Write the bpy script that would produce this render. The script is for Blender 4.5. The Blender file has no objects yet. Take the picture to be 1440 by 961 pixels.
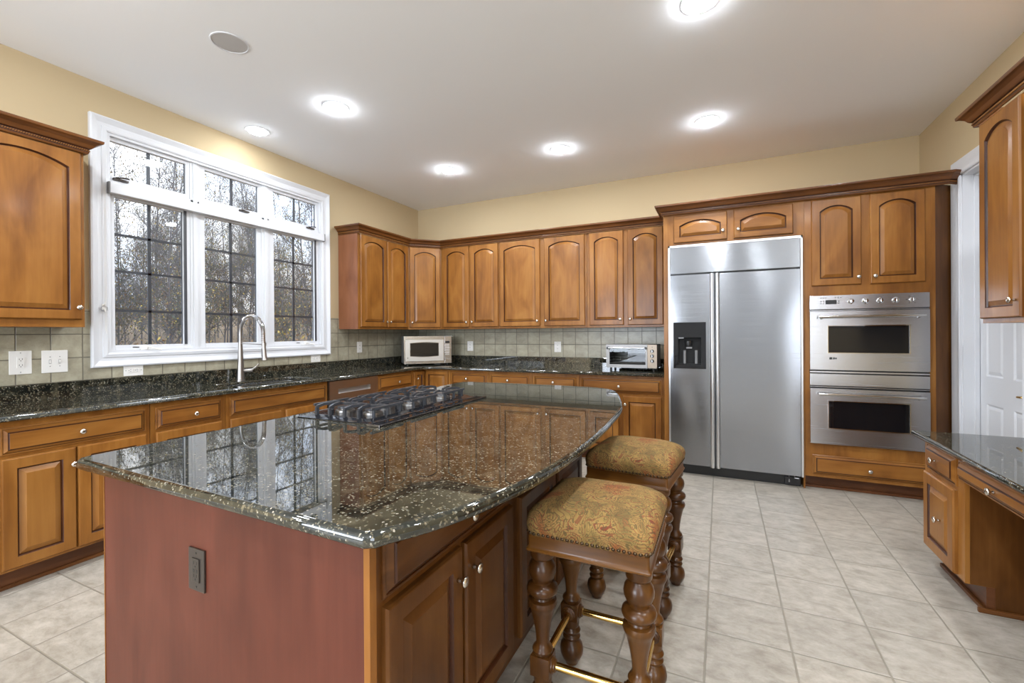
import bpy, bmesh, math, random
from mathutils import Vector, Matrix
random.seed(7)
PI = math.pi
C = bpy.context.scene.collection
S = bpy.context.scene
# ------------------------------------------------------------------ camera, world, light, exposure
H = 1.32
FPX, CX, CY = 625.0, 720.0, 469.8
cam_d = bpy.data.cameras.new('camera'); cam = bpy.data.objects.new('camera', cam_d); C.objects.link(cam)
yaw, pit, rol = math.radians(-25.1), math.radians(.104), math.radians(.39)
fw = Vector((math.sin(yaw)*math.cos(pit), math.cos(yaw)*math.cos(pit), -math.sin(pit)))
rt = Vector((math.cos(yaw), -math.sin(yaw), 0)); dn = fw.cross(rt)
r2 = math.cos(rol)*rt + math.sin(rol)*dn; d2 = -math.sin(rol)*rt + math.cos(rol)*dn
cam.matrix_world = Matrix(((r2.x, -d2.x, -fw.x, 0), (r2.y, -d2.y, -fw.y, 0), (r2.z, -d2.z, -fw.z, H), (0, 0, 0, 1)))
cam_d.sensor_width = 36; cam_d.lens = FPX/1440*36; cam_d.clip_start = .02; cam_d.clip_end = 300
cam_d.shift_x = 0; cam_d.shift_y = -(480.5-CY)/1440
S.camera = cam
S.view_settings.view_transform = 'Standard'; S.view_settings.look = 'None'
S.view_settings.gamma = 1; S.view_settings.use_curve_mapping = False
S.view_settings.exposure = 0.10
S.cycles.max_bounces = 8; S.cycles.diffuse_bounces = 5; S.cycles.glossy_bounces = 5; S.cycles.transparent_max_bounces = 24
S.cycles.caustics_reflective = False; S.cycles.caustics_refractive = False
S.cycles.sample_clamp_indirect = 6
XL, XR, YB, YN, ZC = -3.88, 1.625, 5.16, -4.2, 3.07
SKY_STRENGTH = 3.0
CAN_W = 12.0
REAR_FILL_W = 190.0
SIDE_FILL_W = 75.0
LAMP_COL = (.92, .98, 1.06)
w = bpy.data.worlds.new('sky'); S.world = w; w.use_nodes = True
nt = w.node_tree; nt.nodes.clear()
out = nt.nodes.new('ShaderNodeOutputWorld'); bg = nt.nodes.new('ShaderNodeBackground')
tc = nt.nodes.new('ShaderNodeTexCoord'); nz = nt.nodes.new('ShaderNodeTexNoise'); nz.inputs['Scale'].default_value = 3
cr = nt.nodes.new('ShaderNodeValToRGB'); cr.color_ramp.elements[0].color = (.62, .76, 1, 1); cr.color_ramp.elements[1].color = (1, 1, 1, 1)
cr.color_ramp.elements[0].position = .35; cr.color_ramp.elements[1].position = .6
nt.links.new(tc.outputs['Generated'], nz.inputs['Vector']); nt.links.new(nz.outputs['Fac'], cr.inputs['Fac'])
nt.links.new(cr.outputs['Color'], bg.inputs['Color']); bg.inputs['Strength'].default_value = SKY_STRENGTH
nt.links.new(bg.outputs[0], out.inputs[0])
LAMP = [(-.09, 4.03), (-1.37, 4.035), (-2.62, 4.03), (-2.67, 2.53), (-3.58, 2.53), (-.09, 2.56)]      # the cans the photo shows
LAMP_ADDED = [(1.2, 2.5), (1.2, .9), (-.09, .9), (-2.67, .9), (-.09, -.8), (-2.67, -.8), (-1.37, -2.4), (.9, -2.4), (-3.2, -2.4)]   # unseen cans added to brighten the room

def area(name, loc, size, power, col, rot=(0, 0, 0), shape='DISK', sy=None, spread=None):
    l = bpy.data.lights.new(name, 'AREA'); l.shape = shape; l.size = size; l.energy = power; l.color = col
    if sy: l.size_y = sy
    if spread: l.spread = spread
    o = bpy.data.objects.new(name, l); o.location = loc; o.rotation_euler = rot; C.objects.link(o); return o
# fill lamp at an added, unseen rear window behind the camera
area('rear_fill_light', (-2.4, YN+.03, 1.5), 2.2, REAR_FILL_W, (.86, .96, 1.1), (PI/2, 0, 0), 'RECTANGLE', 2.1)

area('side_fill_light', (XR-.03, -2.5, 1.55), 2.2, SIDE_FILL_W, (.86, .96, 1.1), (0, PI/2, 0), 'RECTANGLE', 2.2)  # fill lamp at an added, unseen side window, lifts the ceiling

# ------------------------------------------------------------------ material helpers
def nodes(name):
    m = bpy.data.materials.new(name); m.use_nodes = True; t = m.node_tree
    return m, t, t.nodes['Principled BSDF']
def N(t, k, **kw):
    n = t.nodes.new('ShaderNode'+k)
    for a, v in kw.items():
        if a in n.inputs: n.inputs[a].default_value = v
        else: setattr(n, a, v)
    return n
def ramp(t, stops, interp='LINEAR'):
    n = t.nodes.new('ShaderNodeValToRGB'); e = n.color_ramp.elements; n.color_ramp.interpolation = interp
    while len(e) < len(stops): e.new(.5)
    for q, (p, c) in zip(e, stops): q.position = p; q.color = (*c, 1)
    return n
def plain(name, col, rough=.5, metal=0, **kw):
    m, t, b = nodes(name); b.inputs['Base Color'].default_value = (*col, 1)
    b.inputs['Roughness'].default_value = rough; b.inputs['Metallic'].default_value = metal
    for k, v in kw.items(): b.inputs[k.replace('_', ' ')].default_value = v
    return m
def mapped(t, sc, rnd=True):
    c = N(t, 'TexCoord'); mp = N(t, 'Mapping'); mp.inputs['Scale'].default_value = sc
    if rnd:
        oi = N(t, 'ObjectInfo'); vm = N(t, 'VectorMath', operation='SCALE'); ad = N(t, 'VectorMath', operation='ADD')
        cm = N(t, 'CombineXYZ'); ml = N(t, 'Math', operation='MULTIPLY'); ml.inputs[1].default_value = 37.0
        t.links.new(oi.outputs['Random'], ml.inputs[0])
        for i in range(3): t.links.new(ml.outputs[0], cm.inputs[i])
        t.links.new(c.outputs['Object'], ad.inputs[0]); t.links.new(cm.outputs[0], ad.inputs[1]); t.links.new(ad.outputs[0], mp.inputs['Vector'])
    else:
        t.links.new(c.outputs['Object'], mp.inputs['Vector'])
    return mp
def wood(name, c0, c1, c2, vertical=True, rough=.36, coat=.12, var=.10, bump=.03):
    m, t, b = nodes(name)
    sc = (26, 26, 1.6) if vertical else (1.6, 1.6, 26)
    mp = mapped(t, sc); n1 = N(t, 'TexNoise', Scale=1.6, Detail=6.0, Roughness=.62, Distortion=.25)
    t.links.new(mp.outputs[0], n1.inputs['Vector'])
    mp2 = mapped(t, (4.2, 4.2, 1.5) if vertical else (1.5, 1.5, 4.2)); n2 = N(t, 'TexNoise', Scale=1.2, Detail=3.0, Distortion=.8)
    t.links.new(mp2.outputs[0], n2.inputs['Vector'])
    mx = N(t, 'Math', operation='ADD'); a1 = N(t, 'Math', operation='MULTIPLY'); a2 = N(t, 'Math', operation='MULTIPLY')
    a1.inputs[1].default_value = .28; a2.inputs[1].default_value = .72
    t.links.new(n1.outputs['Fac'], a1.inputs[0]); t.links.new(n2.outputs['Fac'], a2.inputs[0])
    t.links.new(a1.outputs[0], mx.inputs[0]); t.links.new(a2.outputs[0], mx.inputs[1])
    r = ramp(t, [(.32, c0), (.5, c1), (.68, c2)]); t.links.new(mx.outputs[0], r.inputs[0])
    hs = N(t, 'HueSaturation'); oi = N(t, 'ObjectInfo'); mr = N(t, 'MapRange'); mr.inputs['To Min'].default_value = 1-var; mr.inputs['To Max'].default_value = 1+var
    t.links.new(oi.outputs['Random'], mr.inputs['Value']); t.links.new(mr.outputs[0], hs.inputs['Value']); t.links.new(r.outputs[0], hs.inputs['Color'])
    t.links.new(hs.outputs[0], b.inputs['Base Color'])
    b.inputs['Roughness'].default_value = rough; b.inputs['Coat Weight'].default_value = coat; b.inputs['Coat Roughness'].default_value = .14; b.inputs['Specular IOR Level'].default_value = .25
    bp = N(t, 'Bump', Strength=bump, Distance=.002); t.links.new(n1.outputs['Fac'], bp.inputs['Height']); t.links.new(bp.outputs[0], b.inputs['Normal'])
    return m
WC = ((.15, .053, .010), (.235, .092, .017), (.31, .135, .030))
WV = wood('maple_vertical_grain', *WC); WH = wood('maple_horizontal_grain', *WC, vertical=False)
SDV = wood('reddish_side_veneer', (.15, .052, .022), (.21, .08, .036), (.26, .105, .05), var=.02)
GLZ = wood('maple_dark_glaze', (.025, .007, .002), (.045, .013, .004), (.07, .022, .007), var=.05)
CRN = wood('crown_maple', (.075, .026, .007), (.12, .043, .011), (.17, .066, .019), vertical=False, var=.04)
ISL = wood('island_cherry_veneer', (.072, .018, .010), (.10, .027, .015), (.13, .036, .021), rough=.42, coat=.0, var=.02)
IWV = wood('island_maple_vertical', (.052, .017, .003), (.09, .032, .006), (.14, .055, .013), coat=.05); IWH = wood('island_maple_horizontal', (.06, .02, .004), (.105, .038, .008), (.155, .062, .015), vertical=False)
TOE = wood('toe_kick_wood', (.06, .02, .007), (.10, .035, .012), (.15, .055, .02), vertical=False)
STW = wood('stool_walnut', (.022, .007, .0015), (.062, .022, .004), (.13, .052, .010), rough=.30, coat=.22, var=.04)
STA = wood('stool_apron_walnut', (.06, .021, .003), (.12, .046, .007), (.18, .078, .014), vertical=False, rough=.32, coat=.18, var=.04)

def granite():
    m, t, b = nodes('black_gold_granite')
    c = N(t, 'TexCoord'); n1 = N(t, 'TexNoise', Scale=22.0, Detail=5.0, Roughness=.65); n2 = N(t, 'TexNoise', Scale=90.0, Detail=3.0)
    vo = N(t, 'TexVoronoi', Scale=150.0, feature='F1'); ad = N(t, 'VectorMath', operation='ADD'); sc = N(t, 'VectorMath', operation='SCALE'); sc.inputs['Scale'].default_value = .02
    t.links.new(c.outputs['Object'], n1.inputs['Vector']); t.links.new(c.outputs['Object'], n2.inputs['Vector'])
    t.links.new(n1.outputs['Color'], sc.inputs[0]); t.links.new(c.outputs['Object'], ad.inputs[0]); t.links.new(sc.outputs[0], ad.inputs[1]); t.links.new(ad.outputs[0], vo.inputs['Vector'])
    base = ramp(t, [(.35, (.006, .008, .007)), (.52, (.020, .021, .015)), (.68, (.062, .055, .036))]); t.links.new(n1.outputs['Fac'], base.inputs[0])
    sp = N(t, 'SeparateColor'); t.links.new(vo.outputs['Color'], sp.inputs[0])
    g = N(t, 'Math', operation='GREATER_THAN'); g.inputs[1].default_value = .80; t.links.new(sp.outputs[0], g.inputs[0])
    l = N(t, 'Math', operation='LESS_THAN'); l.inputs[1].default_value = .42; t.links.new(vo.outputs['Distance'], l.inputs[0])
    mu = N(t, 'Math', operation='MULTIPLY'); t.links.new(g.outputs[0], mu.inputs[0]); t.links.new(l.outputs[0], mu.inputs[1])
    fc = ramp(t, [(0, (.22, .185, .12)), (.5, (.12, .125, .10)), (1, (.36, .32, .25))]); t.links.new(sp.outputs[1], fc.inputs[0])
    mi = N(t, 'Mix', data_type='RGBA'); t.links.new(mu.outputs[0], mi.inputs['Factor']); t.links.new(base.outputs[0], mi.inputs[6]); t.links.new(fc.outputs[0], mi.inputs[7])
    g2 = ramp(t, [(.60, (0, 0, 0)), (.66, (1, 1, 1))]); t.links.new(n2.outputs['Fac'], g2.inputs[0])
    m2 = N(t, 'Mix', data_type='RGBA'); m2.inputs[7].default_value = (.13, .11, .07, 1); t.links.new(g2.outputs[0], m2.inputs['Factor']); t.links.new(mi.outputs[2], m2.inputs[6])
    t.links.new(m2.outputs[2], b.inputs['Base Color']); b.inputs['Roughness'].default_value = .02; b.inputs['IOR'].default_value = 1.7
    return m
GRN = granite()

def tiles(name, axes, size, off, grout_w, cols, grout, rough, bump, cloud=3.0):
    """square tiles on a plane; axes = two of 0,1,2 in object (= world) space"""
    m, t, b = nodes(name); c = N(t, 'TexCoord'); s = N(t, 'SeparateXYZ'); t.links.new(c.outputs['Object'], s.inputs[0])
    masks = []; ids = []
    for k in (0, 1):
        a = N(t, 'Math', operation='SUBTRACT'); a.inputs[1].default_value = off[k]; t.links.new(s.outputs[axes[k]], a.inputs[0])
        d = N(t, 'Math', operation='DIVIDE'); d.inputs[1].default_value = size[k]; t.links.new(a.outputs[0], d.inputs[0])
        fl = N(t, 'Math', operation='FLOOR'); t.links.new(d.outputs[0], fl.inputs[0]); ids.append(fl)
        fr = N(t, 'Math', operation='FRACT'); t.links.new(d.outputs[0], fr.inputs[0])
        pp = N(t, 'Math', operation='PINGPONG'); pp.inputs[1].default_value = .5; t.links.new(fr.outputs[0], pp.inputs[0])
        mr = N(t, 'MapRange'); g = grout_w/size[k]/2; mr.inputs['From Min'].default_value = g*.7; mr.inputs['From Max'].default_value = g*1.5
        t.links.new(pp.outputs[0], mr.inputs['Value']); masks.append(mr)
    mn = N(t, 'Math', operation='MINIMUM'); t.links.new(masks[0].outputs[0], mn.inputs[0]); t.links.new(masks[1].outputs[0], mn.inputs[1])
    cb = N(t, 'CombineXYZ'); t.links.new(ids[0].outputs[0], cb.inputs[0]); t.links.new(ids[1].outputs[0], cb.inputs[1])
    wn = N(t, 'TexWhiteNoise'); t.links.new(cb.outputs[0], wn.inputs['Vector'])
    sc = N(t, 'VectorMath', operation='SCALE'); sc.inputs['Scale'].default_value = 9; t.links.new(wn.outputs['Color'], sc.inputs[0])
    ad = N(t, 'VectorMath', operation='ADD'); t.links.new(c.outputs['Object'], ad.inputs[0]); t.links.new(sc.outputs[0], ad.inputs[1])
    mp = N(t, 'Mapping'); mp.inputs['Scale'].default_value = (1, 1.6, 1.6); mp.inputs['Rotation'].default_value = (0, 0, .3); t.links.new(ad.outputs[0], mp.inputs['Vector'])
    n1 = N(t, 'TexNoise', Scale=cloud, Detail=8.0, Roughness=.72, Distortion=.25); t.links.new(mp.outputs[0], n1.inputs['Vector'])
    r = ramp(t, [(.33, cols[0]), (.5, cols[1]), (.66, cols[2])]); t.links.new(n1.outputs['Fac'], r.inputs[0])
    hs = N(t, 'HueSaturation'); mr = N(t, 'MapRange'); mr.inputs['To Min'].default_value = .93; mr.inputs['To Max'].default_value = 1.06
    t.links.new(wn.outputs['Value'], mr.inputs['Value']); t.links.new(mr.outputs[0], hs.inputs['Value']); t.links.new(r.outputs[0], hs.inputs['Color'])
    mi = N(t, 'Mix', data_type='RGBA'); mi.inputs[6].default_value = (*grout, 1); t.links.new(mn.outputs[0], mi.inputs['Factor']); t.links.new(hs.outputs[0], mi.inputs[7])
    t.links.new(mi.outputs[2], b.inputs['Base Color']); b.inputs['Roughness'].default_value = rough
    bp = N(t, 'Bump', Strength=bump, Distance=.004); t.links.new(mn.outputs[0], bp.inputs['Height']); t.links.new(bp.outputs[0], b.inputs['Normal'])
    return m
FLT = tiles('beige_floor_tile', (0, 1), (.3237, .3237), (-.062, 2.46), .007, ((.28, .245, .195), (.385, .345, .285), (.475, .43, .365)), (.27, .24, .19), .3, .5, 11.0)
BST = tiles('backsplash_tile_back_wall', (0, 2), (.155, .155), (-1.263, 1.022), .0055, ((.28, .255, .185), (.36, .33, .24), (.43, .40, .30)), (.13, .115, .085), .3, .4, 7)
BSL = tiles('backsplash_tile_left_wall', (1, 2), (.157, .155), (1.163, 1.022), .0055, ((.28, .255, .185), (.36, .33, .24), (.43, .40, .30)), (.13, .115, .085), .3, .4, 7)

def painted(name, col, rough=.85, sc=60, bump=.04):
    m, t, b = nodes(name); b.inputs['Base Color'].default_value = (*col, 1); b.inputs['Roughness'].default_value = rough
    c = N(t, 'TexCoord'); n = N(t, 'TexNoise', Scale=float(sc), Detail=3.0); bp = N(t, 'Bump', Strength=bump, Distance=.002)
    t.links.new(c.outputs['Object'], n.inputs['Vector']); t.links.new(n.outputs['Fac'], bp.inputs['Height']); t.links.new(bp.outputs[0], b.inputs['Normal'])
    return m
WALL = painted('tan_wall_paint', (.51, .40, .24)); CEI = painted('white_ceiling_paint', (.90, .915, .93), .95); GWL = painted('grey_wall_paint', (.42, .42, .42))
WHT = plain('white_trim_paint', (.66, .67, .69), .4); PLW = plain('white_plastic', (.78, .76, .72), .35)

def steel(name, col=(.56, .56, .57), rough=.24, horiz=True, wav=.0):
    m, t, b = nodes(name); b.inputs['Metallic'].default_value = 1; b.inputs['Base Color'].default_value = (*col, 1); b.inputs['Roughness'].default_value = rough
    mp = mapped(t, (2, 2, 260) if horiz else (260, 260, 2), False); n = N(t, 'TexNoise', Scale=1.0, Detail=2.0); t.links.new(mp.outputs[0], n.inputs['Vector'])
    bp = N(t, 'Bump', Strength=.10, Distance=.0006); t.links.new(n.outputs['Fac'], bp.inputs['Height'])
    mr = N(t, 'MapRange'); mr.inputs['To Min'].default_value = rough-.05; mr.inputs['To Max'].default_value = rough+.07; t.links.new(n.outputs['Fac'], mr.inputs['Value']); t.links.new(mr.outputs[0], b.inputs['Roughness'])
    if wav:
        b.inputs['Anisotropic'].default_value = .8; b.inputs['Anisotropic Rotation'].default_value = .25; tg = N(t, 'Tangent', direction_type='RADIAL', axis='Z'); t.links.new(tg.outputs[0], b.inputs['Tangent'])
        c = N(t, 'TexCoord'); n2 = N(t, 'TexNoise', Scale=1.6, Detail=0.0); t.links.new(c.outputs['Object'], n2.inputs['Vector'])
        b2 = N(t, 'Bump', Strength=wav, Distance=.02); t.links.new(n2.outputs['Fac'], b2.inputs['Height']); t.links.new(bp.outputs[0], b2.inputs['Normal']); t.links.new(b2.outputs[0], b.inputs['Normal'])
    else: t.links.new(bp.outputs[0], b.inputs['Normal'])
    return m
STL = steel('brushed_stainless'); STF = steel('fridge_stainless', (.29, .295, .305), .17, True, .5); STD = steel('dishwasher_steel', (.42, .37, .33), .3)
CHR = plain('polished_steel', (.72, .72, .72), .08, 1); NKL = plain('satin_nickel', (.66, .62, .56), .22, 1); FNK = plain('faucet_nickel', (.36, .34, .32), .3, 1)
BRS = plain('polished_brass', (.75, .48, .14), .15, 1); ALU = plain('light_aluminium', (.75, .76, .77), .3, 1)
BLK = plain('black_plastic', (.012, .012, .012), .3); GBK = plain('black_glass', (.006, .006, .007), .04); IRN = plain('cast_iron_grate', (.045, .048, .055), .28)
CKT = plain('black_cooktop_enamel', (.012, .013, .016), .12); OBZ = plain('bronze_plate', (.05, .040, .034), .3, .3); GRY = plain('grey_plastic', (.18, .18, .18), .4)
SPK = plain('speaker_grille', (.50, .49, .48), .7); DRK = plain('dark_recess', (.004, .004, .004), .8); MUN = plain('grey_muntin', (.05, .052, .058), .4)
SNK = steel('sink_steel', (.5, .5, .5), .3); NAIL = plain('antique_nailhead', (.09, .06, .035), .35, 1)
LENS, _t, _b = nodes('lamp_lens'); _b.inputs['Emission Color'].default_value = (.92, .98, 1.06, 1); _b.inputs['Emission Strength'].default_value = 150; _b.inputs['Base Color'].default_value = (.9, .9, .9, 1)

def glassmat(name, tint=(1, 1, 1), refl=1.0):
    m = bpy.data.materials.new(name); m.use_nodes = True; t = m.node_tree; t.nodes.clear()
    o = N(t, 'OutputMaterial'); mx = N(t, 'MixShader'); tr = N(t, 'BsdfTransparent', Color=(*tint, 1)); gl = N(t, 'BsdfGlossy', Roughness=.0)
    fr = N(t, 'Fresnel', IOR=1.5*refl); ge = N(t, 'NewGeometry'); iv = N(t, 'Math', operation='SUBTRACT'); iv.inputs[0].default_value = 1; ml = N(t, 'Math', operation='MULTIPLY')
    t.links.new(ge.outputs['Backfacing'], iv.inputs[1]); t.links.new(fr.outputs[0], ml.inputs[0]); t.links.new(iv.outputs[0], ml.inputs[1]); t.links.new(ml.outputs[0], mx.inputs[0]); t.links.new(tr.outputs[0], mx.inputs[1]); t.links.new(gl.outputs[0], mx.inputs[2]); t.links.new(mx.outputs[0], o.inputs[0])
    return m
GLS = glassmat('window_glass', (.96, .97, .98)); TGL = glassmat('oven_door_glass', (.75, .74, .72))

def paisley():
    m, t, b = nodes('paisley_fabric'); c = N(t, 'TexCoord')
    n0 = N(t, 'TexNoise', Scale=7.0, Detail=2.0); t.links.new(c.outputs['Object'], n0.inputs['Vector'])
    sc = N(t, 'VectorMath', operation='SCALE'); sc.inputs['Scale'].default_value = .16; t.links.new(n0.outputs['Color'], sc.inputs[0])
    ad = N(t, 'VectorMath', operation='ADD'); t.links.new(c.outputs['Object'], ad.inputs[0]); t.links.new(sc.outputs[0], ad.inputs[1])
    def lines(scale, freq, width):
        vo = N(t, 'TexVoronoi', Scale=scale, feature='SMOOTH_F1'); t.links.new(ad.outputs[0], vo.inputs['Vector'])
        mu = N(t, 'Math', operation='MULTIPLY'); mu.inputs[1].default_value = freq; t.links.new(vo.outputs['Distance'], mu.inputs[0])
        si = N(t, 'Math', operation='SINE'); t.links.new(mu.outputs[0], si.inputs[0])
        r = ramp(t, [(width, (0, 0, 0)), (width+.12, (1, 1, 1))]); t.links.new(si.outputs[0], r.inputs[0]); return r
    L1 = lines(15.0, 84.0, .62); L2 = lines(70.0, 26.0, .5)
    nb = N(t, 'TexNoise', Scale=9.0, Detail=2.0); t.links.new(ad.outputs[0], nb.inputs['Vector'])
    reg = ramp(t, [(.34, (.15, .10, .033)), (.44, (.25, .155, .048)), (.54, (.29, .175, .058)), (.62, (.26, .095, .030))]); t.links.new(nb.outputs['Fac'], reg.inputs[0])
    m1 = N(t, 'Mix', data_type='RGBA'); m1.inputs[7].default_value = (.17, .045, .022, 1); t.links.new(reg.outputs[0], m1.inputs[6])
    f1 = N(t, 'Math', operation='MULTIPLY'); zr = ramp(t, [(.40, (.45, .45, .45)), (.54, (1, 1, 1))]); t.links.new(nb.outputs['Fac'], zr.inputs[0])
    t.links.new(L1.outputs[0], f1.inputs[0]); t.links.new(zr.outputs[0], f1.inputs[1]); t.links.new(f1.outputs[0], m1.inputs['Factor'])
    m2 = N(t, 'Mix', data_type='RGBA'); m2.inputs[7].default_value = (.09, .065, .025, 1); t.links.new(m1.outputs[2], m2.inputs[6])
    f2 = N(t, 'Math', operation='MULTIPLY'); f2.inputs[1].default_value = .75; t.links.new(L2.outputs[0], f2.inputs[0]); t.links.new(f2.outputs[0], m2.inputs['Factor'])
    t.links.new(m2.outputs[2], b.inputs['Base Color']); b.inputs['Roughness'].default_value = .85; b.inputs['Specular IOR Level'].default_value = .2
    wv = N(t, 'TexNoise', Scale=420.0); t.links.new(c.outputs['Object'], wv.inputs['Vector']); bp = N(t, 'Bump', Strength=.3, Distance=.001); t.links.new(wv.outputs['Fac'], bp.inputs['Height']); t.links.new(bp.outputs[0], b.inputs['Normal'])
    return m
PAI = paisley()

# ------------------------------------------------------------------ object and mesh helpers
def obj(name, bm, mats, parent=None, smooth=False, loc=None, rot=None):
    me = bpy.data.meshes.new(name); bmesh.ops.recalc_face_normals(bm, faces=bm.faces[:]); bm.to_mesh(me); bm.free()
    for m in (mats if isinstance(mats, (list, tuple)) else [mats]): me.materials.append(m)
    if smooth:
        fl = smooth == 'slab'
        for p in me.polygons: p.use_smooth = not (fl and p.material_index == 1)
        if smooth is True: me.set_sharp_from_angle(angle=math.radians(38))
    o = bpy.data.objects.new(name, me); C.objects.link(o)
    if parent: o.parent = parent
    if loc: o.location = loc
    if rot: o.rotation_euler = rot
    return o
def tag(o, label=None, cat=None, group=None, kind=None):
    if label: o['label'] = label
    if cat: o['category'] = cat
    if group: o['group'] = group
    if kind: o['kind'] = kind
    return o
def thing(name, label, cat, loc=(0, 0, 0), rz=0, group=None, kind=None):
    o = bpy.data.objects.new(name, None); C.objects.link(o); o.location = loc; o.rotation_euler = (0, 0, rz); o.empty_display_size = .1
    return tag(o, label, cat, group, kind)
def box(bm, x0, x1, y0, y1, z0, z1, bev=0, mi=0, M=None):
    vs = [bm.verts.new((x, y, z)) for x in (x0, x1) for y in (y0, y1) for z in (z0, z1)]
    fs = [bm.faces.new([vs[i] for i in f]) for f in ((0, 1, 3, 2), (4, 6, 7, 5), (0, 4, 5, 1), (2, 3, 7, 6), (0, 2, 6, 4), (1, 5, 7, 3))]
    for f in fs: f.material_index = mi
    if bev:
        r = bmesh.ops.bevel(bm, geom=list({e for f in fs for e in f.edges}), offset=bev, segments=2, affect='EDGES', profile=.7)
        vs = list({v for f in r['faces'] for v in f.verts} | {v for v in vs if v.is_valid})
        for f in r['faces']: f.material_index = mi
    if M is not None:
        for v in vs:
            if v.is_valid: v.co = M @ v.co
    return vs
def B(): return bmesh.new()
def boxo(name, parent, mats, *a, bev=0, **k):
    bm = B(); box(bm, *a, bev=bev); return obj(name, bm, mats, parent, **k)
def rings(bm, loops, close=True, mis=None, cap0=False, cap1=False, capmi=0):
    L = [[bm.verts.new(p) for p in lp] for lp in loops]
    for k in range(len(L)-1):
        a, b = L[k], L[k+1]; n = len(a)
        for i in range(n if close else n-1):
            j = (i+1) % n
            try:
                f = bm.faces.new((a[i], a[j], b[j], b[i])); f.material_index = mis[k] if mis else 0
            except ValueError: pass
    if cap0: f = bm.faces.new(L[0]); f.material_index = capmi
    if cap1: f = bm.faces.new(L[-1]); f.material_index = capmi
    return L
def lathe(bm, prof, seg=24, M=None, caps=True, mi=0):
    """prof = [(r, z)...] about z; M places it"""
    M = M or Matrix()
    loops = [[M @ Vector((r*math.cos(2*PI*i/seg), r*math.sin(2*PI*i/seg), z)) for i in range(seg)] for r, z in prof]
    rings(bm, loops, True, [mi]*(len(prof)-1), caps, caps, mi)
def tube(bm, pts, r, seg=10, caps=True):
    pts = [Vector(p) for p in pts]; loops = []
    up = Vector((0, 0, 1)); prev = None
    for i, p in enumerate(pts):
        d = (pts[min(i+1, len(pts)-1)]-pts[max(i-1, 0)]).normalized()
        if prev is None:
            a = d.cross(up if abs(d.z) < .95 else Vector((1, 0, 0))).normalized()
        else: a = (prev-d*prev.dot(d)).normalized()
        prev = a; b = d.cross(a); rr = r[i] if isinstance(r, (list, tuple)) else r
        loops.append([p+rr*(math.cos(2*PI*k/seg)*a+math.sin(2*PI*k/seg)*b) for k in range(seg)])
    rings(bm, loops, True, None, caps, caps)
def sweep(bm, path, prof, mi=0, caps=True):
    """path = [(x,y)...] open polyline, prof = [(out, z)...]; out is to the right of travel"""
    P = [Vector((p[0], p[1])) for p in path]; n = len(P); loops = []
    for i in range(n):
        d0 = (P[i]-P[i-1]).normalized() if i else None; d1 = (P[i+1]-P[i]).normalized() if i < n-1 else None
        n0 = Vector((d0.y, -d0.x)) if d0 else None; n1 = Vector((d1.y, -d1.x)) if d1 else None
        if n0 is None: m = n1
        elif n1 is None: m = n0
        else: m = (n0+n1); m = m/max(m.dot(n0), .2)
        loops.append([(P[i].x+m.x*o, P[i].y+m.y*o, z) for o, z in prof])
    rings(bm, loops, True, [mi]*(n-1), caps, caps, mi)
def catmull(pts, k=6):
    out = []
    for i in range(len(pts)-1):
        p0, p1, p2, p3 = (Vector(pts[max(i-1, 0)]), Vector(pts[i]), Vector(pts[i+1]), Vector(pts[min(i+2, len(pts)-1)]))
        for s in range(k):
            t = s/k; out.append(.5*((2*p1)+(p2-p0)*t+(2*p0-5*p1+4*p2-p3)*t*t+(3*p1-p0-3*p2+p3)*t**3))
    out.append(Vector(pts[-1])); return [tuple(p) for p in out]
def offset(poly, d):
    """inset a CCW polygon by d"""
    n = len(poly); out = []
    for i in range(n):
        p = Vector(poly[i]); a = (p-Vector(poly[i-1])).normalized(); b = (Vector(poly[(i+1) % n])-p).normalized()
        na = Vector((-a.y, a.x)); nb = Vector((-b.y, b.x)); m = na+nb; m = m/max(m.dot(na), .3); out.append((p.x+m.x*d, p.y+m.y*d))
    return out
def slab(bm, poly, z0, z1, r=.012, holes=()):
    """stone slab with a rounded edge; poly CCW"""
    prof = []; K = 5; zc0, zc1 = z0+r, z1-r
    for k in range(K+1): a = PI/2*k/K; prof.append((r*(1-math.sin(a)), zc0-r*math.cos(a)))
    for k in range(K+1): a = PI/2*k/K; prof.append((r*(1-math.cos(a)), zc1+r*math.sin(a)))
    L = [[bm.verts.new((x, y, z)) for x, y in offset(poly, o)] for o, z in prof]
    for a, b in zip(L, L[1:]):
        for i in range(len(a)): bm.faces.new((a[i], a[(i+1) % len(a)], b[(i+1) % len(a)], b[i]))
    for ring, z in ((L[0], z0), (L[-1], z1)):
        es = [bm.edges.get((ring[i], ring[(i+1) % len(ring)])) for i in range(len(ring))]
        for h in holes:
            hv = [bm.verts.new((x, y, z)) for x, y in h]
            for i in range(len(hv)): es.append(bm.edges.new((hv[i], hv[(i+1) % len(hv)])))
            if z == z0: lo = hv
            else:
                for i in range(len(hv)): bm.faces.new((lo[i], lo[(i+1) % len(hv)], hv[(i+1) % len(hv)], hv[i]))
        r_ = bmesh.ops.triangle_fill(bm, use_beauty=True, use_dissolve=False, edges=es)
        for f in r_['geom']:
            if isinstance(f, bmesh.types.BMFace): f.material_index = 1
def rrect(x0, x1, y0, y1, r, k=5):
    out = []
    for cx, cy, a0 in ((x1-r, y0+r, -PI/2), (x1-r, y1-r, 0), (x0+r, y1-r, PI/2), (x0+r, y0+r, PI)):
        for i in range(k+1): a = a0+PI/2*i/k; out.append((cx+r*math.cos(a), cy+r*math.sin(a)))
    return out
def prism(bm, poly, z0, z1, mi=0):
    rings(bm, [[(x, y, z0) for x, y in poly], [(x, y, z1) for x, y in poly]], True, [mi], True, True, mi)
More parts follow.
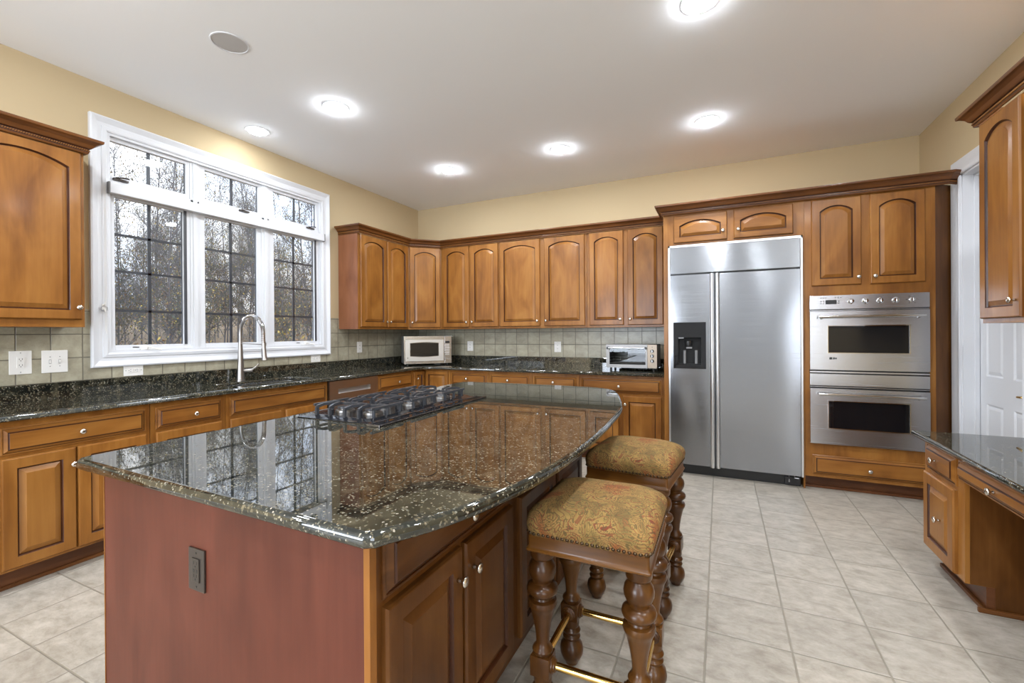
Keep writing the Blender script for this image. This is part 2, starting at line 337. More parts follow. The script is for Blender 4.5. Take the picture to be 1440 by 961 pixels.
def copytree(o, parent=None):
    c = o.copy(); C.objects.link(c); c.parent = parent
    for ch in list(o.children): copytree(ch, c)
    return c
RX = Matrix.Rotation(PI/2, 4, 'X')      # lathe axis z -> local -y (towards the viewer)

# ------------------------------------------------------------------ cabinet kit (local frame: front = y 0, faces -y, x to the viewer's right)
KN = [(.006, 0), (.0065, .008), (.005, .012), (.0055, .017), (.012, .020), (.0155, .0245), (.0145, .029), (.008, .032), (.002, .033)]
knob_me = None
def knob(parent, x, z, y=-.02, name='knob'):
    global knob_me
    if knob_me is None:
        bm = B(); lathe(bm, KN, 16, RX.copy()); o = obj(name, bm, NKL, parent, smooth='all'); knob_me = o.data
    else:
        o = bpy.data.objects.new(name, knob_me); C.objects.link(o); o.parent = parent
    o.location = (x, y, z); return o
def panel(parent, name, x0, x1, z0, z1, arch=False, fw_=.056, mats=None, drawer=False, th=.02, glz=True):
    """raised-panel door or drawer front; its top inner edge may be an arch"""
    bm = B(); K = 14
    if drawer: fw_ = .013
    W = x1-x0; sag = min(.20*(W-2*fw_), .047) if arch else 0
    def loop(ins, y, archy):
        a, b, c, d = x0+ins, x1-ins, z0+ins, z1-ins
        pts = [(a, y, c), (b, y, c)]
        s = sag if archy else 0
        for i in range(K+1):
            u = i/K; x = b+(a-b)*u; q = 2*u-1
            if archy and s:
                R = ((b-a)**2/4+s*s)/(2*s); z = d-s-(R-s)+math.sqrt(max(R*R-(q*(b-a)/2)**2, 0)) - (.0 if ins else 0)
            else: z = d
            pts.append((x, y, z))
        return pts
    g = .032
    loops = [loop(0, 0, 0), loop(0, -th*.62, 0), loop(.004, -th*.95, 0), loop(.007, -th, 0), loop(fw_, -th, 1), loop(fw_+.003, -th+.004, 1), loop(fw_+.006, -th+.011, 1), loop(fw_+.009, -th+.011, 1), loop(fw_+g, -th+.001, 1), loop(fw_+g+.002, -th-.0005, 1)]
    mi_ = [0, 0, 0, 0, 1, 1, 1, 2, 0]
    if drawer:
        loops = [loop(0, 0, 0), loop(0, -.006, 0), loop(.003, -.008, 0), loop(.008, -.009, 0), loop(.010, -.006, 0), loop(.024, -.018, 0), loop(.027, -.0185, 0), loop(.030, -.0225, 0), loop(.032, -.023, 0)]
        mi_ = [0, 0, 0, 1, 2, 1, 1, 0]
    rings(bm, loops, True, mi_, False, True, 0)
    mats = mats or (WH if drawer else WV)
    return obj(name, bm, [mats, GLZ if glz else mats, mats], parent)
def cab(name, label, loc, rz, W, D, z0, z1, doors=(), drawers=(), group=None, toe=.0, mats=(WV, WH), body_poly=None, back_toe=None, ends=(0, 0), toe_end=0):
    """doors: (x0,x1,z0,z1,arch,(kx,kz)|None)  drawers: (x0,x1,z0,z1,(kx,kz)|None)"""
    t = thing(name, label, 'cabinet', loc, rz, group)
    bm = B(); zb = z0+toe
    prism(bm, body_poly, zb, z1) if body_poly else box(bm, 0.0005, W-.0005, 0, D, zb, z1, .0015)
    obj('body', bm, mats[0], t)
    if toe:
        bm = B(); box(bm, .001+toe_end, W-.001, .075, D-.01, z0+.001, zb); obj('toe_kick', bm, TOE, t); boxo('shoe_molding', t, CRN, .001, W-.001, .060, .0745, z0+.001, z0+.02, bev=.004)
    for x0, x1, a, b, arch, k in doors:
        d = panel(t, 'door', x0, x1, a, b, arch, mats=mats[0])
        if k: knob(d, *k)
    for x0, x1, a, b, k in drawers:
        d = panel(t, 'drawer', x0, x1, a, b, drawer=True, mats=mats[1])
        if k: knob(d, *k)
    return t

# ------------------------------------------------------------------ room shell
def struct(name, bm, m, **k): return tag(obj(name, bm, m, **k), kind='structure')
bm = B(); box(bm, XL-.1, XR+.25, YN-.1, YB+.1, -.05, 0); struct('floor', bm, FLT)
bm = B(); box(bm, XL-.1, XR+.25, YN-.1, YB+.1, ZC, ZC+.05); struct('ceiling', bm, CEI)
WY0, WY1, WZ0, WZ1 = 1.600, 3.470, 1.190, 2.745         # kitchen window rough opening
bm = B(); x0, x1 = XL-.1, XL
box(bm, x0, x1, YN, WY0, 0, ZC); box(bm, x0, x1, WY1, YB, 0, ZC); box(bm, x0, x1, WY0, WY1, 0, WZ0); box(bm, x0, x1, WY0, WY1, WZ1, ZC); struct('wall_left', bm, WALL)
bm = B(); box(bm, XL-.1, XR+.25, YB, YB+.1, 0, ZC); struct('wall_back', bm, WALL)
DY0, DY1, DZ = 3.65, 4.40, 2.475
bm = B(); box(bm, XR, XR+.1, YN, -3.6, 0, ZC); box(bm, XR, XR+.1, -1.4, DY0, 0, ZC); box(bm, XR, XR+.1, -3.6, -1.4, 0, .45); box(bm, XR, XR+.1, -3.6, -1.4, 2.65, ZC); box(bm, XR, XR+.1, DY1, YB, 0, ZC); box(bm, XR, XR+.1, DY0, DY1, DZ, ZC); struct('wall_right', bm, WALL)
# rear wall; its wide window opening is added for the fill lamp
bm = B(); a, b = YN-.1, YN; box(bm, XL-.1, -3.5, a, b, 0, ZC); box(bm, -1.3, XR+.1, a, b, 0, ZC); box(bm, -3.5, -1.3, a, b, 0, .4); box(bm, -3.5, -1.3, a, b, 2.6, ZC); struct('wall_rear', bm, GWL)
t = thing('added_rear_window', None, None, (0, 0, 0), kind='structure')  # unseen window added around the rear fill lamp
bm = B()
for x in (-3.5, -2.425, -1.35): box(bm, x, x+.05, YN-.08, YN-.02, .4, 2.6)
for z in (.4, 2.55): box(bm, -3.5, -1.3, YN-.08, YN-.02, z, z+.05)
obj('window_frame', bm, WHT, t)  # frame of the added, unseen rear window
t = thing('added_side_window', None, None, (0, 0, 0), kind='structure')  # unseen window added to go with the side fill lamp
bm = B()
for y in (-3.6, -2.525, -1.45): box(bm, XR+.02, XR+.08, y, y+.05, .45, 2.65)
for z in (.45, 2.6): box(bm, XR+.02, XR+.08, -3.6, -1.4, z, z+.05)
obj('window_frame', bm, WHT, t)  # frame of the added, unseen side window
# backsplash tile
bm = B(); box(bm, XL, XL+.008, .2, WY0-.07, 1.022, 1.5); box(bm, XL, XL+.008, WY0-.07, WY1+.10, 1.022, 1.113); box(bm, XL, XL+.008, WY1+.10, YB-.002, 1.022, 1.5); struct('trim_1', bm, BSL)
bm = B(); box(bm, XL+.01, -.485, YB-.008, YB, 1.022, 1.42); struct('trim_2', bm, BST)

# ------------------------------------------------------------------ kitchen window
win = thing('window_1', None, None, (0, 0, 0), kind='structure')
# casing: picture frame moulding swept round, in the wall plane (y, z) -> map
def frame_yz(bm, y0, y1, z0, z1, prof, xb, sgn=1):
    """mitred frame; prof = [(outward from opening, proud)]"""
    loops = []
    for sy, sz in ((-1, -1), (1, -1), (1, 1), (-1, 1), (-1, -1)):
        loops.append([(xb+sgn*p, (y1 if sy > 0 else y0)+sy*o, (z1 if sz > 0 else z0)+sz*o) for o, p in prof])
    rings(bm, loops, True)
bm = B()
frame_yz(bm, 1.615, 3.46, 1.200, 2.745, [(0, -.001), (0, .018), (.010, .022), (.030, .019), (.034, .013), (.055, .015), (.075, .024), (.088, .030), (.098, .026), (.098, -.001)], XL)
obj('casing', bm, WHT, win)
bm = B(); frame_yz(bm, 1.615, 3.46, 1.200, 2.745, [(.012, .010), (-.018, .010), (-.018, -.085), (.012, -.085)], XL)
MUL = ((2.165, 2.235), (2.785, 2.865))
for a, b in MUL: box(bm, XL-.07, XL-.012, a, b, 1.21, 2.735, .003); box(bm, XL-.014, XL-.004, (a+b)/2-.016, (a+b)/2+.016, 1.21, 2.735, .002)
box(bm, XL-.07, XL-.012, 1.62, 3.455, 2.335, 2.425, .003)
obj('window_frame', bm, WHT, win)
def sash(y0, y1, z0, z1, gy0, gy1, gz0, gz1, hs=()):
    o = bpy.data.objects.new('sash', None)
    bm = B(); xs = (XL-.055, XL-.02)
    box(bm, *xs, y0, gy0, z0, z1, .003); box(bm, *xs, gy1, y1, z0, z1, .003); box(bm, *xs, gy0, gy1, z0, gz0, .003); box(bm, *xs, gy0, gy1, gz1, z1, .003)
    s = obj('sash', bm, WHT, win)
    bm = B(); box(bm, XL-.041, XL-.037, gy0-.003, gy1+.003, gz0-.003, gz1+.003); obj('pane', bm, GLS, s)
    bm = B(); ym = (gy0+gy1)/2; box(bm, XL-.050, XL-.042, ym-.011, ym+.011, gz0, gz1)
    for h in hs: box(bm, XL-.050, XL-.042, gy0, gy1, h-.009, h+.009)
    for a, b in ((gy0, gy0+.005), (gy1-.005, gy1)): box(bm, XL-.046, XL-.036, a, b, gz0, gz1)
    obj('muntin', bm, MUN, s)
q = 1.0077
for y0, y1, g0, g1 in ((1.625, 2.168, 1.640, 2.166), (2.232, 2.788, 2.284, 2.780), (2.862, 3.455, 2.912, 3.410)):
    sash(y0, y1, 2.425, 2.730, g0, min(g1, y1-.03), 2.459, 2.702)
for y0, y1, g0, g1 in ((1.625, 2.168, 1.668, 2.115), (2.232, 2.788, 2.280, 2.742), (2.862, 3.455, 2.915, 3.385)):
    sash(y0, y1, 1.205, 2.335, g0, g1, 1.252, 2.31, (2.048, 1.785, 1.502))
bm = B()        # dark strips standing in for the sash stile's shadow
for y in (2.118, 3.388): box(bm, XL-.019, XL-.014, y, y+.020, 1.25, 2.33)
obj('sash_stile_shadow', bm, MUN, win)
for y, z in ((1.700, 2.437), (2.613, 2.440), (3.33, 2.437)):      # dark latches under the transoms
    bm = B(); box(bm, XL-.016, XL+.004, y-.045, y+.045, z-.010, z+.004, .003); tube(bm, [(XL, y-.03, z+.004), (XL+.02, y, z+.010), (XL+.024, y+.04, z+.012)], .006, 8); obj('latch', bm, OBZ, win, smooth=True)
for y in (1.845, 3.25):
    bm = B(); z = 1.215; box(bm, XL-.018, XL+.006, y-.035, y+.035, z-.008, z+.008, .004); lathe(bm, [(.012, 0), (.012, .022), (.006, .026)], 12, Matrix.Translation((XL+.004, y, z+.004)))
    tube(bm, [(XL+.012, y, z+.026), (XL+.03, y+.03, z+.01), (XL+.034, y+.085, z-.002)], [.005, .005, .006], 8); obj('crank_handle', bm, PLW, win, smooth=True)
bm = B()
for y in (1.79, 3.18): box(bm, XL-.0195, XL-.017, y-.02, y+.02, 1.232, 1.238)
obj('vent_slot', bm, BLK, win)
bm = B(); box(bm, XL-.019, XL-.010, 2.192, 2.204, 1.26, 1.34, .003); box(bm, XL-.019, XL-.010, 2.82, 2.832, 1.26, 1.34, .003); obj('sash_lock', bm, PLW, win)
# roller shade
sh = thing('roller_shade', 'white roller shade cassette across the middle of the kitchen window', 'window shade', (XL, 2.54, 2.355))
bm = B(); box(bm, -.012, .050, -.925, .925, -.036, .036, .006); obj('cassette', bm, WHT, sh)
for s in (-1, 1): boxo('bracket', sh, GRY, -.012, .052, s*.927-.004, s*.927+.004, -.04, .038, bev=.001)
bm = B(); tube(bm, [(.032, .0, 0), (.032, .0, -1.0)], .0012, 6); tube(bm, [(.038, .004, 0), (.038, .004, -1.02)], .0012, 6); o = obj('cord', bm, PLW, sh); o.location = (0, -.95, .0)
cl = thing('cord_cleat', 'small clear cord cleat on the left side of the white window casing', 'cleat', (XL+.022, 1.585, 1.52))
bm = B(); box(bm, -.004, .006, -.010, .010, -.02, .02, .003); tube(bm, [(.006, 0, -.012), (.02, 0, -.02), (.022, 0, -.035)], .004, 8); tube(bm, [(.006, 0, .012), (.02, 0, .02), (.022, 0, .035)], .004, 8); obj('hook', bm, PLW, cl, smooth=True)
bm = B(); r = [(.008+0*k, .018*math.cos(k*PI/8), .018*math.sin(k*PI/8)-.012) for k in range(17)]; tube(bm, r, .003, 6, False); obj('ring', bm, CHR, cl, smooth=True)

# ------------------------------------------------------------------ door in the right wall
dr = thing('door_1', None, None, (0, 0, 0), kind='structure')
bm = B(); loops = []
prof = [(0, .0), (0, .012), (.008, .017), (.030, .013), (.045, .015), (.075, .022), (.100, .025), (.108, .018), (.108, 0)]
for y, z, sy, sz in ((DY0, 0, -1, 0), (DY0, DZ, -1, 1), (DY1, DZ, 1, 1), (DY1, 0, 1, 0)): loops.append([(XR-p, y+sy*o, z+sz*o) for o, p in prof])
rings(bm, loops, True, None, True, True); obj('casing', bm, WHT, dr)
bm = B(); box(bm, XR, XR+.13, DY1-.015, DY1, 0, DZ); box(bm, XR, XR+.13, DY0, DY0+.015, 0, DZ); box(bm, XR, XR+.13, DY0, DY1, DZ-.015, DZ)
box(bm, XR+.06, XR+.085, DY1-.030, DY1-.015, 0, DZ-.015, .002); box(bm, XR+.06, XR+.085, DY0+.015, DY0+.03, 0, DZ-.015, .002); box(bm, XR+.06, XR+.085, DY0, DY1, DZ-.03, DZ-.015, .002); obj('jamb', bm, WHT, dr)
def sixpanel(parent):
    bm = B(); X = XR+.088; y0, y1 = DY0+.018, DY1-.018; z0, z1 = .01, DZ-.02
    box(bm, X+.008, X+.035, y0, y1, z0, z1)
    ys = (y0, 3.758, 3.968, 4.085, 4.292, y1); zs = (z0, .24, .795, .99, 1.72, 1.86, 2.32, z1)
    for a, b in ((ys[0], ys[1]), (ys[2], ys[3]), (ys[4], ys[5])): box(bm, X, X+.008, a, b, z0, z1)
    for a, b in ((zs[0], zs[1]), (zs[2], zs[3]), (zs[4], zs[5]), (zs[6], zs[7])):
        for c, d in ((ys[1], ys[2]), (ys[3], ys[4])): box(bm, X, X+.008, c, d, a, b)
    for c, d in ((ys[1], ys[2]), (ys[3], ys[4])):
        for a, b in ((zs[1], zs[2]), (zs[3], zs[4]), (zs[5], zs[6])):
            lp = []
            for i, x in ((.0, X), (.012, X+.0075), (.016, X+.0075), (.036, X+.002)): lp.append([(x, c+i, a+i), (x, d-i, a+i), (x, d-i, b-i), (x, c+i, b-i)])
            rings(bm, lp, True, None, False, True)
    return obj('door_leaf', bm, WHT, parent)
leaf = sixpanel(dr)
bm = B(); lathe(bm, [(.026, 0), (.026, .008), (.012, .012), (.011, .045)], 16, Matrix.Translation((XR+.088, 3.715, .90)) @ Matrix.Rotation(-PI/2, 4, 'Y'))
tube(bm, [(XR+.043, 3.715, .90), (XR+.04, 3.76, .905), (XR+.045, 3.83, .90)], [.011, .009, .007], 10); obj('door_handle', bm, BRS, leaf, smooth=True)
bm = B(); box(bm, XR-.014, XR, 3.32, DY0-.11, 0, .13, .003); box(bm, XR-.014, XR, YN, 1.5, 0, .13, .003); struct('baseboard_right', bm, WHT)
bm = B(); box(bm, XL, XL+.014, YN, .19, 0, .13, .003); struct('baseboard_left', bm, WHT)

# ------------------------------------------------------------------ ceiling lights and speaker
def can(x, y, label, first=[None]):
    if first[0] is None:
        t = thing('recessed_light', label, 'ceiling light', (x, y, ZC), group='recessed ceiling lights'); first[0] = t
        bm = B(); lathe(bm, [(.074, -.001), (.076, -.006), (.094, -.005), (.098, -.001)], 40, None, False); obj('trim_ring', bm, WHT, t, smooth=True)
        bm = B(); lathe(bm, [(.075, -.002), (.073, -.008), (.066, -.016), (.050, -.023), (.03, -.027), (.002, -.028)], 40); obj('lens', bm, LENS, t, smooth=True)
    else:
        t = copytree(first[0]); t.location = (x, y, ZC); t['label'] = label
    return t
LB = ['recessed ceiling light nearest the oven and refrigerator cabinets', 'recessed ceiling light centred over the back wall counter', 'recessed ceiling light nearest the far left corner of the room',
      'recessed ceiling light over the aisle between island and kitchen window', 'recessed ceiling light above the kitchen window, close to the tan wall', 'recessed ceiling light cut by the top edge, nearest the camera']
LENSD = LENS.copy(); LENSD.name = 'lamp_lens_dimmer'; LENSD.node_tree.nodes['Principled BSDF'].inputs['Emission Strength'].default_value = 45
for i, (x, y) in enumerate(LAMP):
    c_ = can(x, y, LB[i])
    if i == 4:
        for ch in c_.children:
            if ch.name.startswith('lens'): ch.material_slots[0].link = 'OBJECT'; ch.material_slots[0].material = LENSD
for x, y in LAMP+LAMP_ADDED:
    area('can_lamp', (x, y, ZC-.034), .13, CAN_W*(.22 if x < -3.5 else 1), LAMP_COL)
for x, y in LAMP_ADDED: can(x, y, 'added recessed ceiling light out of view, brightening the room')
sp = thing('ceiling_speaker', 'round flat grey speaker grille flush in the ceiling near the window', 'speaker', (-2.648, 1.70, ZC))
bm = B(); lathe(bm, [(.092, -.001), (.094, -.006), (.101, -.005), (.103, -.001)], 40, None, False); obj('rim', bm, WHT, sp, smooth=True)
bm = B(); lathe(bm, [(.093, -.003), (.05, -.0045), (.002, -.005)], 40); obj('grille', bm, SPK, sp, smooth=True)

# ------------------------------------------------------------------ base cabinets, left run (frame plane X=-3.31, local x = Y - Y0)
RL, FX = PI/2, -3.31
def lw(y0): return (FX, y0, 0)
DP = .55
cab('base_cabinet', 'base cabinet beside the window run, partly cut by the left edge of the view', lw(.24), RL, .665, DP, 0, .886, [(.02, .32, .125, .695, False, (.29, .6)), (.335, .645, .125, .695, False, (.365, .6))], [(.02, .645, .712, .853, (.33, .78))], 'base cabinets under the window', .11)
cab('base_cabinet', 'base cabinet with one wide drawer over two doors, left of the island corner', lw(.91), RL, .68, DP, 0, .886, [(.025, .315, .125, .695, False, (.298, .605)), (.322, .655, .125, .695, False, (.345, .605))], [(.025, .655, .712, .853, (.336, .78))], 'base cabinets under the window', .11)
cab('base_cabinet', 'narrow base cabinet with a single small drawer, between wide drawer and sink base', lw(1.592), RL, .478, DP, 0, .886, [(.028, .445, .125, .693, False, (.40, .60))], [(.028, .445, .710, .853, (.257, .78))], 'base cabinets under the window', .11)
cab('sink_cabinet', 'sink base cabinet with a wide false drawer front without knob', lw(2.072), RL, .938, DP, 0, .886, [(.028, .451, .125, .693, False, (.41, .6)), (.493, .913, .125, .693, False, (.53, .6))], [(.028, .913, .712, .853, None)], 'base cabinets under the window', .11, body_poly=[(0, 0), (.938, 0), (.938, .045), (0, .045)])
cab('base_cabinet', 'drawer base cabinet just right of the dishwasher', lw(3.665), RL, .595, DP, 0, .886, [], [(.012, .58, .715, .868, (.327, .782)), (.012, .58, .43, .698, (.295, .60)), (.012, .58, .125, .415, (.295, .27))], 'base cabinets under the window', .11)
# corner carousel cabinet: L body, two doors meeting in the inner corner
cc = thing('corner_cabinet', 'corner base cabinet with two narrow doors meeting at the inner angle', 'cabinet', (0, 0, 0), 0, None)
bm = B(); prism(bm, [(-3.86, 4.262), (FX, 4.262), (FX, 4.51), (-2.932, 4.51), (-2.932, 5.14), (-3.86, 5.14)], .11, .886); obj('body', bm, WV, cc)
bm = B(); prism(bm, [(-3.84, 4.264), (-3.385, 4.264), (-3.385, 4.585), (-2.934, 4.585), (-2.934, 5.12), (-3.84, 5.12)], .001, .11); obj('toe_kick', bm, TOE, cc)
for nm, lo, rz, a, b, kx in (('door', (FX, 4.262, 0), PI/2, .024, .222, .07), ('door', (FX, 4.51, 0), 0, .026, .350, None)):
    d = panel(cc, nm, a, b, .125, .868, False, .045); d.location = lo; d.rotation_euler = (0, 0, rz)
    if kx: knob(d, kx, .785)
# back run (frame plane Y=4.51)
BY = 4.51
def bw(x0): return (x0, BY, 0)
GB = 'base cabinets along the back wall'
for x0, W, dx0, dx1, kx, lab in ((-2.93, .52, .024, .498, .238, 'back wall base cabinet nearest the corner, half hidden by the island'), (-2.408, .536, .025, .510, .252, 'back wall base cabinet, second drawer from the corner'), (-1.87, .530, .027, .505, .252, 'back wall base cabinet in the middle, third drawer from the corner')):
    cab('base_cabinet', lab, bw(x0), 0, W, .63, 0, .886, [(dx0, dx1, .125, .693, False, (dx1-.04, .6))], [(dx0, dx1, .710, .855, (kx, .79))], GB, .11)
cab('base_cabinet', 'back wall base cabinet with wide drawer, next to the refrigerator panel', bw(-1.338), 0, .853, .63, 0, .886, [(.024, .408, .125, .684, False, (.37, .6)), (.454, .822, .125, .684, False, (.478, .603))], [(.024, .822, .708, .857, (.415, .778))], GB, .11)

# dishwasher
dw = thing('dishwasher', 'dark stainless dishwasher with a pocket handle between sink and drawer cabinets', 'dishwasher', (FX+.004, 3.013, 0), RL)
bm = B(); box(bm, .004, .646, .02, DP, .11, .882); box(bm, .01, .64, .07, DP, .002, .11); obj('body', bm, BLK, dw)
bm = B(); x0, x1, z0, z1 = .006, .644, .115, .878; hx0, hx1, hz0, hz1 = .105, .530, .755, .802
for a in ((x0, hx0, z0, z1), (hx1, x1, z0, z1), (hx0, hx1, z0, hz0), (hx0, hx1, hz1, z1)): box(bm, a[0], a[1], -.022, .018, a[2], a[3])
obj('door', bm, STD, dw)
bm = B(); K = 8; lp = [[(hx0, .0-.0, 0)] for _ in ()]
L = []
for k in range(K+1):
    u = k/K; y = -.020+.034*math.sin(u*PI*.5); z = hz0+(hz1-hz0)*u; L.append([(hx0, y, z), (hx1, y, z)])
rings(bm, L, False); obj('handle', bm, ALU, dw, smooth=True)

# ------------------------------------------------------------------ upper cabinets
UZ0, UZ1, UF = 1.375, 2.432, 4.86
cab('upper_cabinet', 'upper cabinet left of the window, cut by the left edge of the view', (-3.59, .33, 0), RL, 1.052, .285, UZ0, 2.46, [(.02, .515, 1.410, 2.43, True, (.46, 1.48)), (.53, 1.033, 1.422, 2.45, True, (1.012, 1.495))], group=None)
lu = cab('upper_cabinet', 'left wall upper cabinet with reddish exposed side panel, right of the window', (-3.59, 3.695, 0), RL, .863, .285, UZ0, UZ1, [(.028, .450, 1.400, 2.423, True, (.430, 1.462)), (.463, .848, 1.400, 2.423, True, (.490, 1.462))])
boxo('side_panel', lu, SDV, -.004, 0, .002, .283, UZ0+.001, UZ1)
dg = thing('corner_upper_cabinet', 'diagonal upper cabinet in the corner above the microwave', 'cabinet', (-3.59, 4.56, 0), PI/4)
wd = math.hypot(.30, .30)
bm = B(); R_ = Matrix.Rotation(-PI/4, 3, 'Z')
poly = [(-3.59, 4.56), (-3.29, 4.86), (-3.29, 5.15), (-3.87, 5.15), (-3.87, 4.56)]
prism(bm, [tuple((R_ @ Vector((x+3.59, y-4.56, 0)))[:2]) for x, y in poly], UZ0, UZ1); obj('body', bm, WV, dg)
d = panel(dg, 'door', .020, wd-.018, 1.400, 2.423, True); knob(d, .047, 1.462)
GU = 'upper cabinets along the back wall'
cab('upper_cabinet', 'back wall upper cabinet with two narrow doors, next to the diagonal corner', (-3.288, UF, 0), 0, .845, .285, UZ0, UZ1, [(.040, .419, 1.400, 2.423, True, (.392, 1.462)), (.448, .832, 1.400, 2.423, True, (.475, 1.462))], group=GU)
cab('upper_cabinet', 'back wall upper cabinet with the two widest doors, in the middle', (-2.442, UF, 0), 0, 1.096, .285, UZ0, UZ1, [(.012, .534, 1.400, 2.423, True, (.508, 1.462)), (.590, 1.072, 1.400, 2.423, True, (.616, 1.462))], group=GU)
cab('upper_cabinet', 'back wall upper cabinet above the toaster oven, beside the refrigerator', (-1.345, UF, 0), 0, .86, .285, UZ0, UZ1, [(.029, .403, 1.400, 2.423, True, (.373, 1.462)), (.448, .811, 1.400, 2.423, True, (.476, 1.462))], group=GU)
cab('upper_cabinet', 'upper cabinet on the right wall above the desk counter', (1.30, 3.29, 0), -PI/2, 1.60, .322, 1.356, 2.44, [(.015, .376, 1.380, 2.43, True, (.345, 1.463)), (.412, .775, 1.380, 2.43, True, (.50, 1.463)), (.82, 1.18, 1.380, 2.43, True, (1.15, 1.463)), (1.215, 1.575, 1.380, 2.43, True, (1.24, 1.463))])

# ------------------------------------------------------------------ refrigerator surround and oven tower (frame plane Y=4.42)
TF, TD = 4.42, .73
fs = thing('refrigerator_cabinet', 'wood surround with two short arched doors above the refrigerator', 'cabinet', (0, TF, 0))
bm = B(); box(bm, -.482, -.440, 0, TD, 0, 2.43, .0015); box(bm, .630, .642, 0, TD, 0, 2.43); box(bm, -.440, .630, .0, TD, 2.128, 2.43, .0015); obj('body', bm, WV, fs)
for a, b, k in ((-.388, .060, (.028, 2.222)), (.113, .562, (.150, 2.222))):
    d = panel(fs, 'door', a, b, 2.147, 2.398, True, .050, mats=WH); knob(d, *k)
ov = thing('oven_cabinet', 'tall oven cabinet with two arched doors above and a low drawer below', 'cabinet', (0, TF, 0))
bm = B(); box(bm, .643, .675, 0, TD, .108, 2.43); box(bm, 1.437, 1.482, 0, TD, .108, 2.43); box(bm, .675, 1.437, 0, TD, 1.612, 2.43); box(bm, .675, 1.437, 0, TD, .108, .386); box(bm, .675, 1.437, .62, TD, .386, 1.612)
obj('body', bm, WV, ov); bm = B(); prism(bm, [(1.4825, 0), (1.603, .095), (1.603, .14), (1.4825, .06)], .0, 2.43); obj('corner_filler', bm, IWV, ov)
bm = B(); box(bm, .643, 1.482, .072, TD, .001, .108); box(bm, .643, 1.482, .055, .072, .001, .022, .004); obj('toe_kick', bm, TOE, ov)
for a, b, k in ((.692, 1.026, (1.003, 1.752)), (1.082, 1.420, (1.108, 1.752))): d = panel(ov, 'door', a, b, 1.693, 2.402, True); knob(d, *k)
d = panel(ov, 'drawer', .692, 1.445, .130, .292, drawer=True, mats=WH); knob(d, 1.070, .202)

# ------------------------------------------------------------------ crown mouldings
CP = [(0, 0), (.006, .0), (.010, .010), (.010, .030), (.018, .034), (.024, .040), (.034, .056), (.050, .068), (.062, .072), (.064, .080), (.064, .088), (0, .088)]
def rope(bm, path, out, z):
    P = [Vector((p[0], p[1])) for p in path]
    for i in range(len(P)-1):
        d = P[i+1]-P[i]; L = d.length; d.normalize(); n = Vector((d.y, -d.x)); k = max(1, int(L/.0105))
        for j in range(k):
            c = P[i]+d*(L*(j+.5)/k)+n*out; M = Matrix.Translation((c.x, c.y, z)) @ Matrix.Rotation(math.atan2(d.y, d.x), 4, 'Z') @ Matrix.Rotation(math.radians(38), 4, 'Y') @ Matrix.Diagonal((.0042, .0062, .0082, 1))
            vs = [M @ Vector(v) for v in ((1, 0, 0), (-1, 0, 0), (0, 0, 1), (0, 0, -1), (.7, -.72, 0), (-.7, -.72, 0), (0, -.72, .7), (0, -.72, -.7))]
            v = [bm.verts.new(p) for p in vs]
            for f in ((0, 4, 6, 2), (2, 6, 5, 1), (1, 5, 7, 3), (3, 7, 4, 0), (4, 7, 5, 6)): bm.faces.new([v[q] for q in f])
def crown(label, path, z, extra=0):
    t = thing('crown_molding', label, 'molding', (0, 0, 0), 0, None)
    bm = B(); sweep(bm, path, [(o+.003, z+h) for o, h in CP])
    for f in bm.faces:
        h_ = sum(v.co.z for v in f.verts)/len(f.verts)-z
        if .009 < h_ < .033 and len(f.verts) == 4: f.material_index = 1
    obj('cornice', bm, [CRN, GLZ], t)
    bm = B(); Q = []
    sweepless = path
    # rope bead rides on the flat of the cornice
    n = len(path); P = [Vector(p) for p in path]; OFF = []
    for i in range(n):
        d0 = (P[i]-P[i-1]).normalized() if i else None; d1 = (P[i+1]-P[i]).normalized() if i < n-1 else None
        n0 = Vector((d0.y, -d0.x)) if d0 else None; n1 = Vector((d1.y, -d1.x)) if d1 else None
        m = n1 if n0 is None else n0 if n1 is None else (n0+n1)/max((n0+n1).dot(n0), .2)
        OFF.append((P[i].x+m.x*.014, P[i].y+m.y*.014))
    rope(bm, OFF, 0, z+.021); obj('rope_trim', bm, WH, t)
    return t
crown('crown molding with rope bead on the upper cabinet left of the window', [(-3.57, .25), (-3.57, 1.384), (-3.865, 1.384)][:3], 2.452)
crown('crown molding with rope bead along the corner and back wall upper cabinets', [(-3.865, 3.693), (-3.572, 3.693), (-3.572, 4.553), (-3.283, 4.842), (-.484, 4.842)], 2.428)
crown('tall crown molding with rope bead over refrigerator and oven cabinets', [(-.484, 5.1), (-.484, 4.40), (1.55, 4.40), (1.622, 4.452)], 2.412)
crown('crown molding with rope bead on the right wall upper cabinet', [(1.62, 3.292), (1.28, 3.292), (1.28, 1.66)], 2.432)
# ------------------------------------------------------------------ perimeter granite
CT, CB = .921, .886
k = [( -3.262+.14*(1-math.cos(a)), 4.452-.14*(1-math.sin(a))) for a in ()]
inner = [(-3.262, 4.34), (-3.245, 4.405), (-3.21, 4.44), (-3.14, 4.452)]
poly = [(-3.262, .24)]+inner+[(-.487, 4.452), (-.487, 5.136), (-3.858, 5.136), (-3.858, .24)]
SX0, SX1, SY0, SY1 = -3.715, -3.365, 2.20, 2.93
bm = B(); slab(bm, poly, CB, CT, .013, [rrect(SX0, SX1, SY0, SY1, .05)])
o = obj('granite_countertop', bm, [GRN, GRN], smooth='slab'); tag(o, 'black speckled granite countertop running under the window and along the back wall', 'countertop')
bm = B(); box(bm, XL+.0005, -3.8585, .24, 5.158, CB, 1.0215, .002)
o = obj('granite_backsplash', bm, GRN); tag(o, 'low black granite upstand along the left wall under the window', 'backsplash')
bm = B(); box(bm, -3.858, -.487, 5.137, YB-.0005, CB, 1.0215, .002)
o = obj('granite_backsplash', bm, GRN); tag(o, 'low black granite upstand along the back wall behind microwave and toaster oven', 'backsplash')
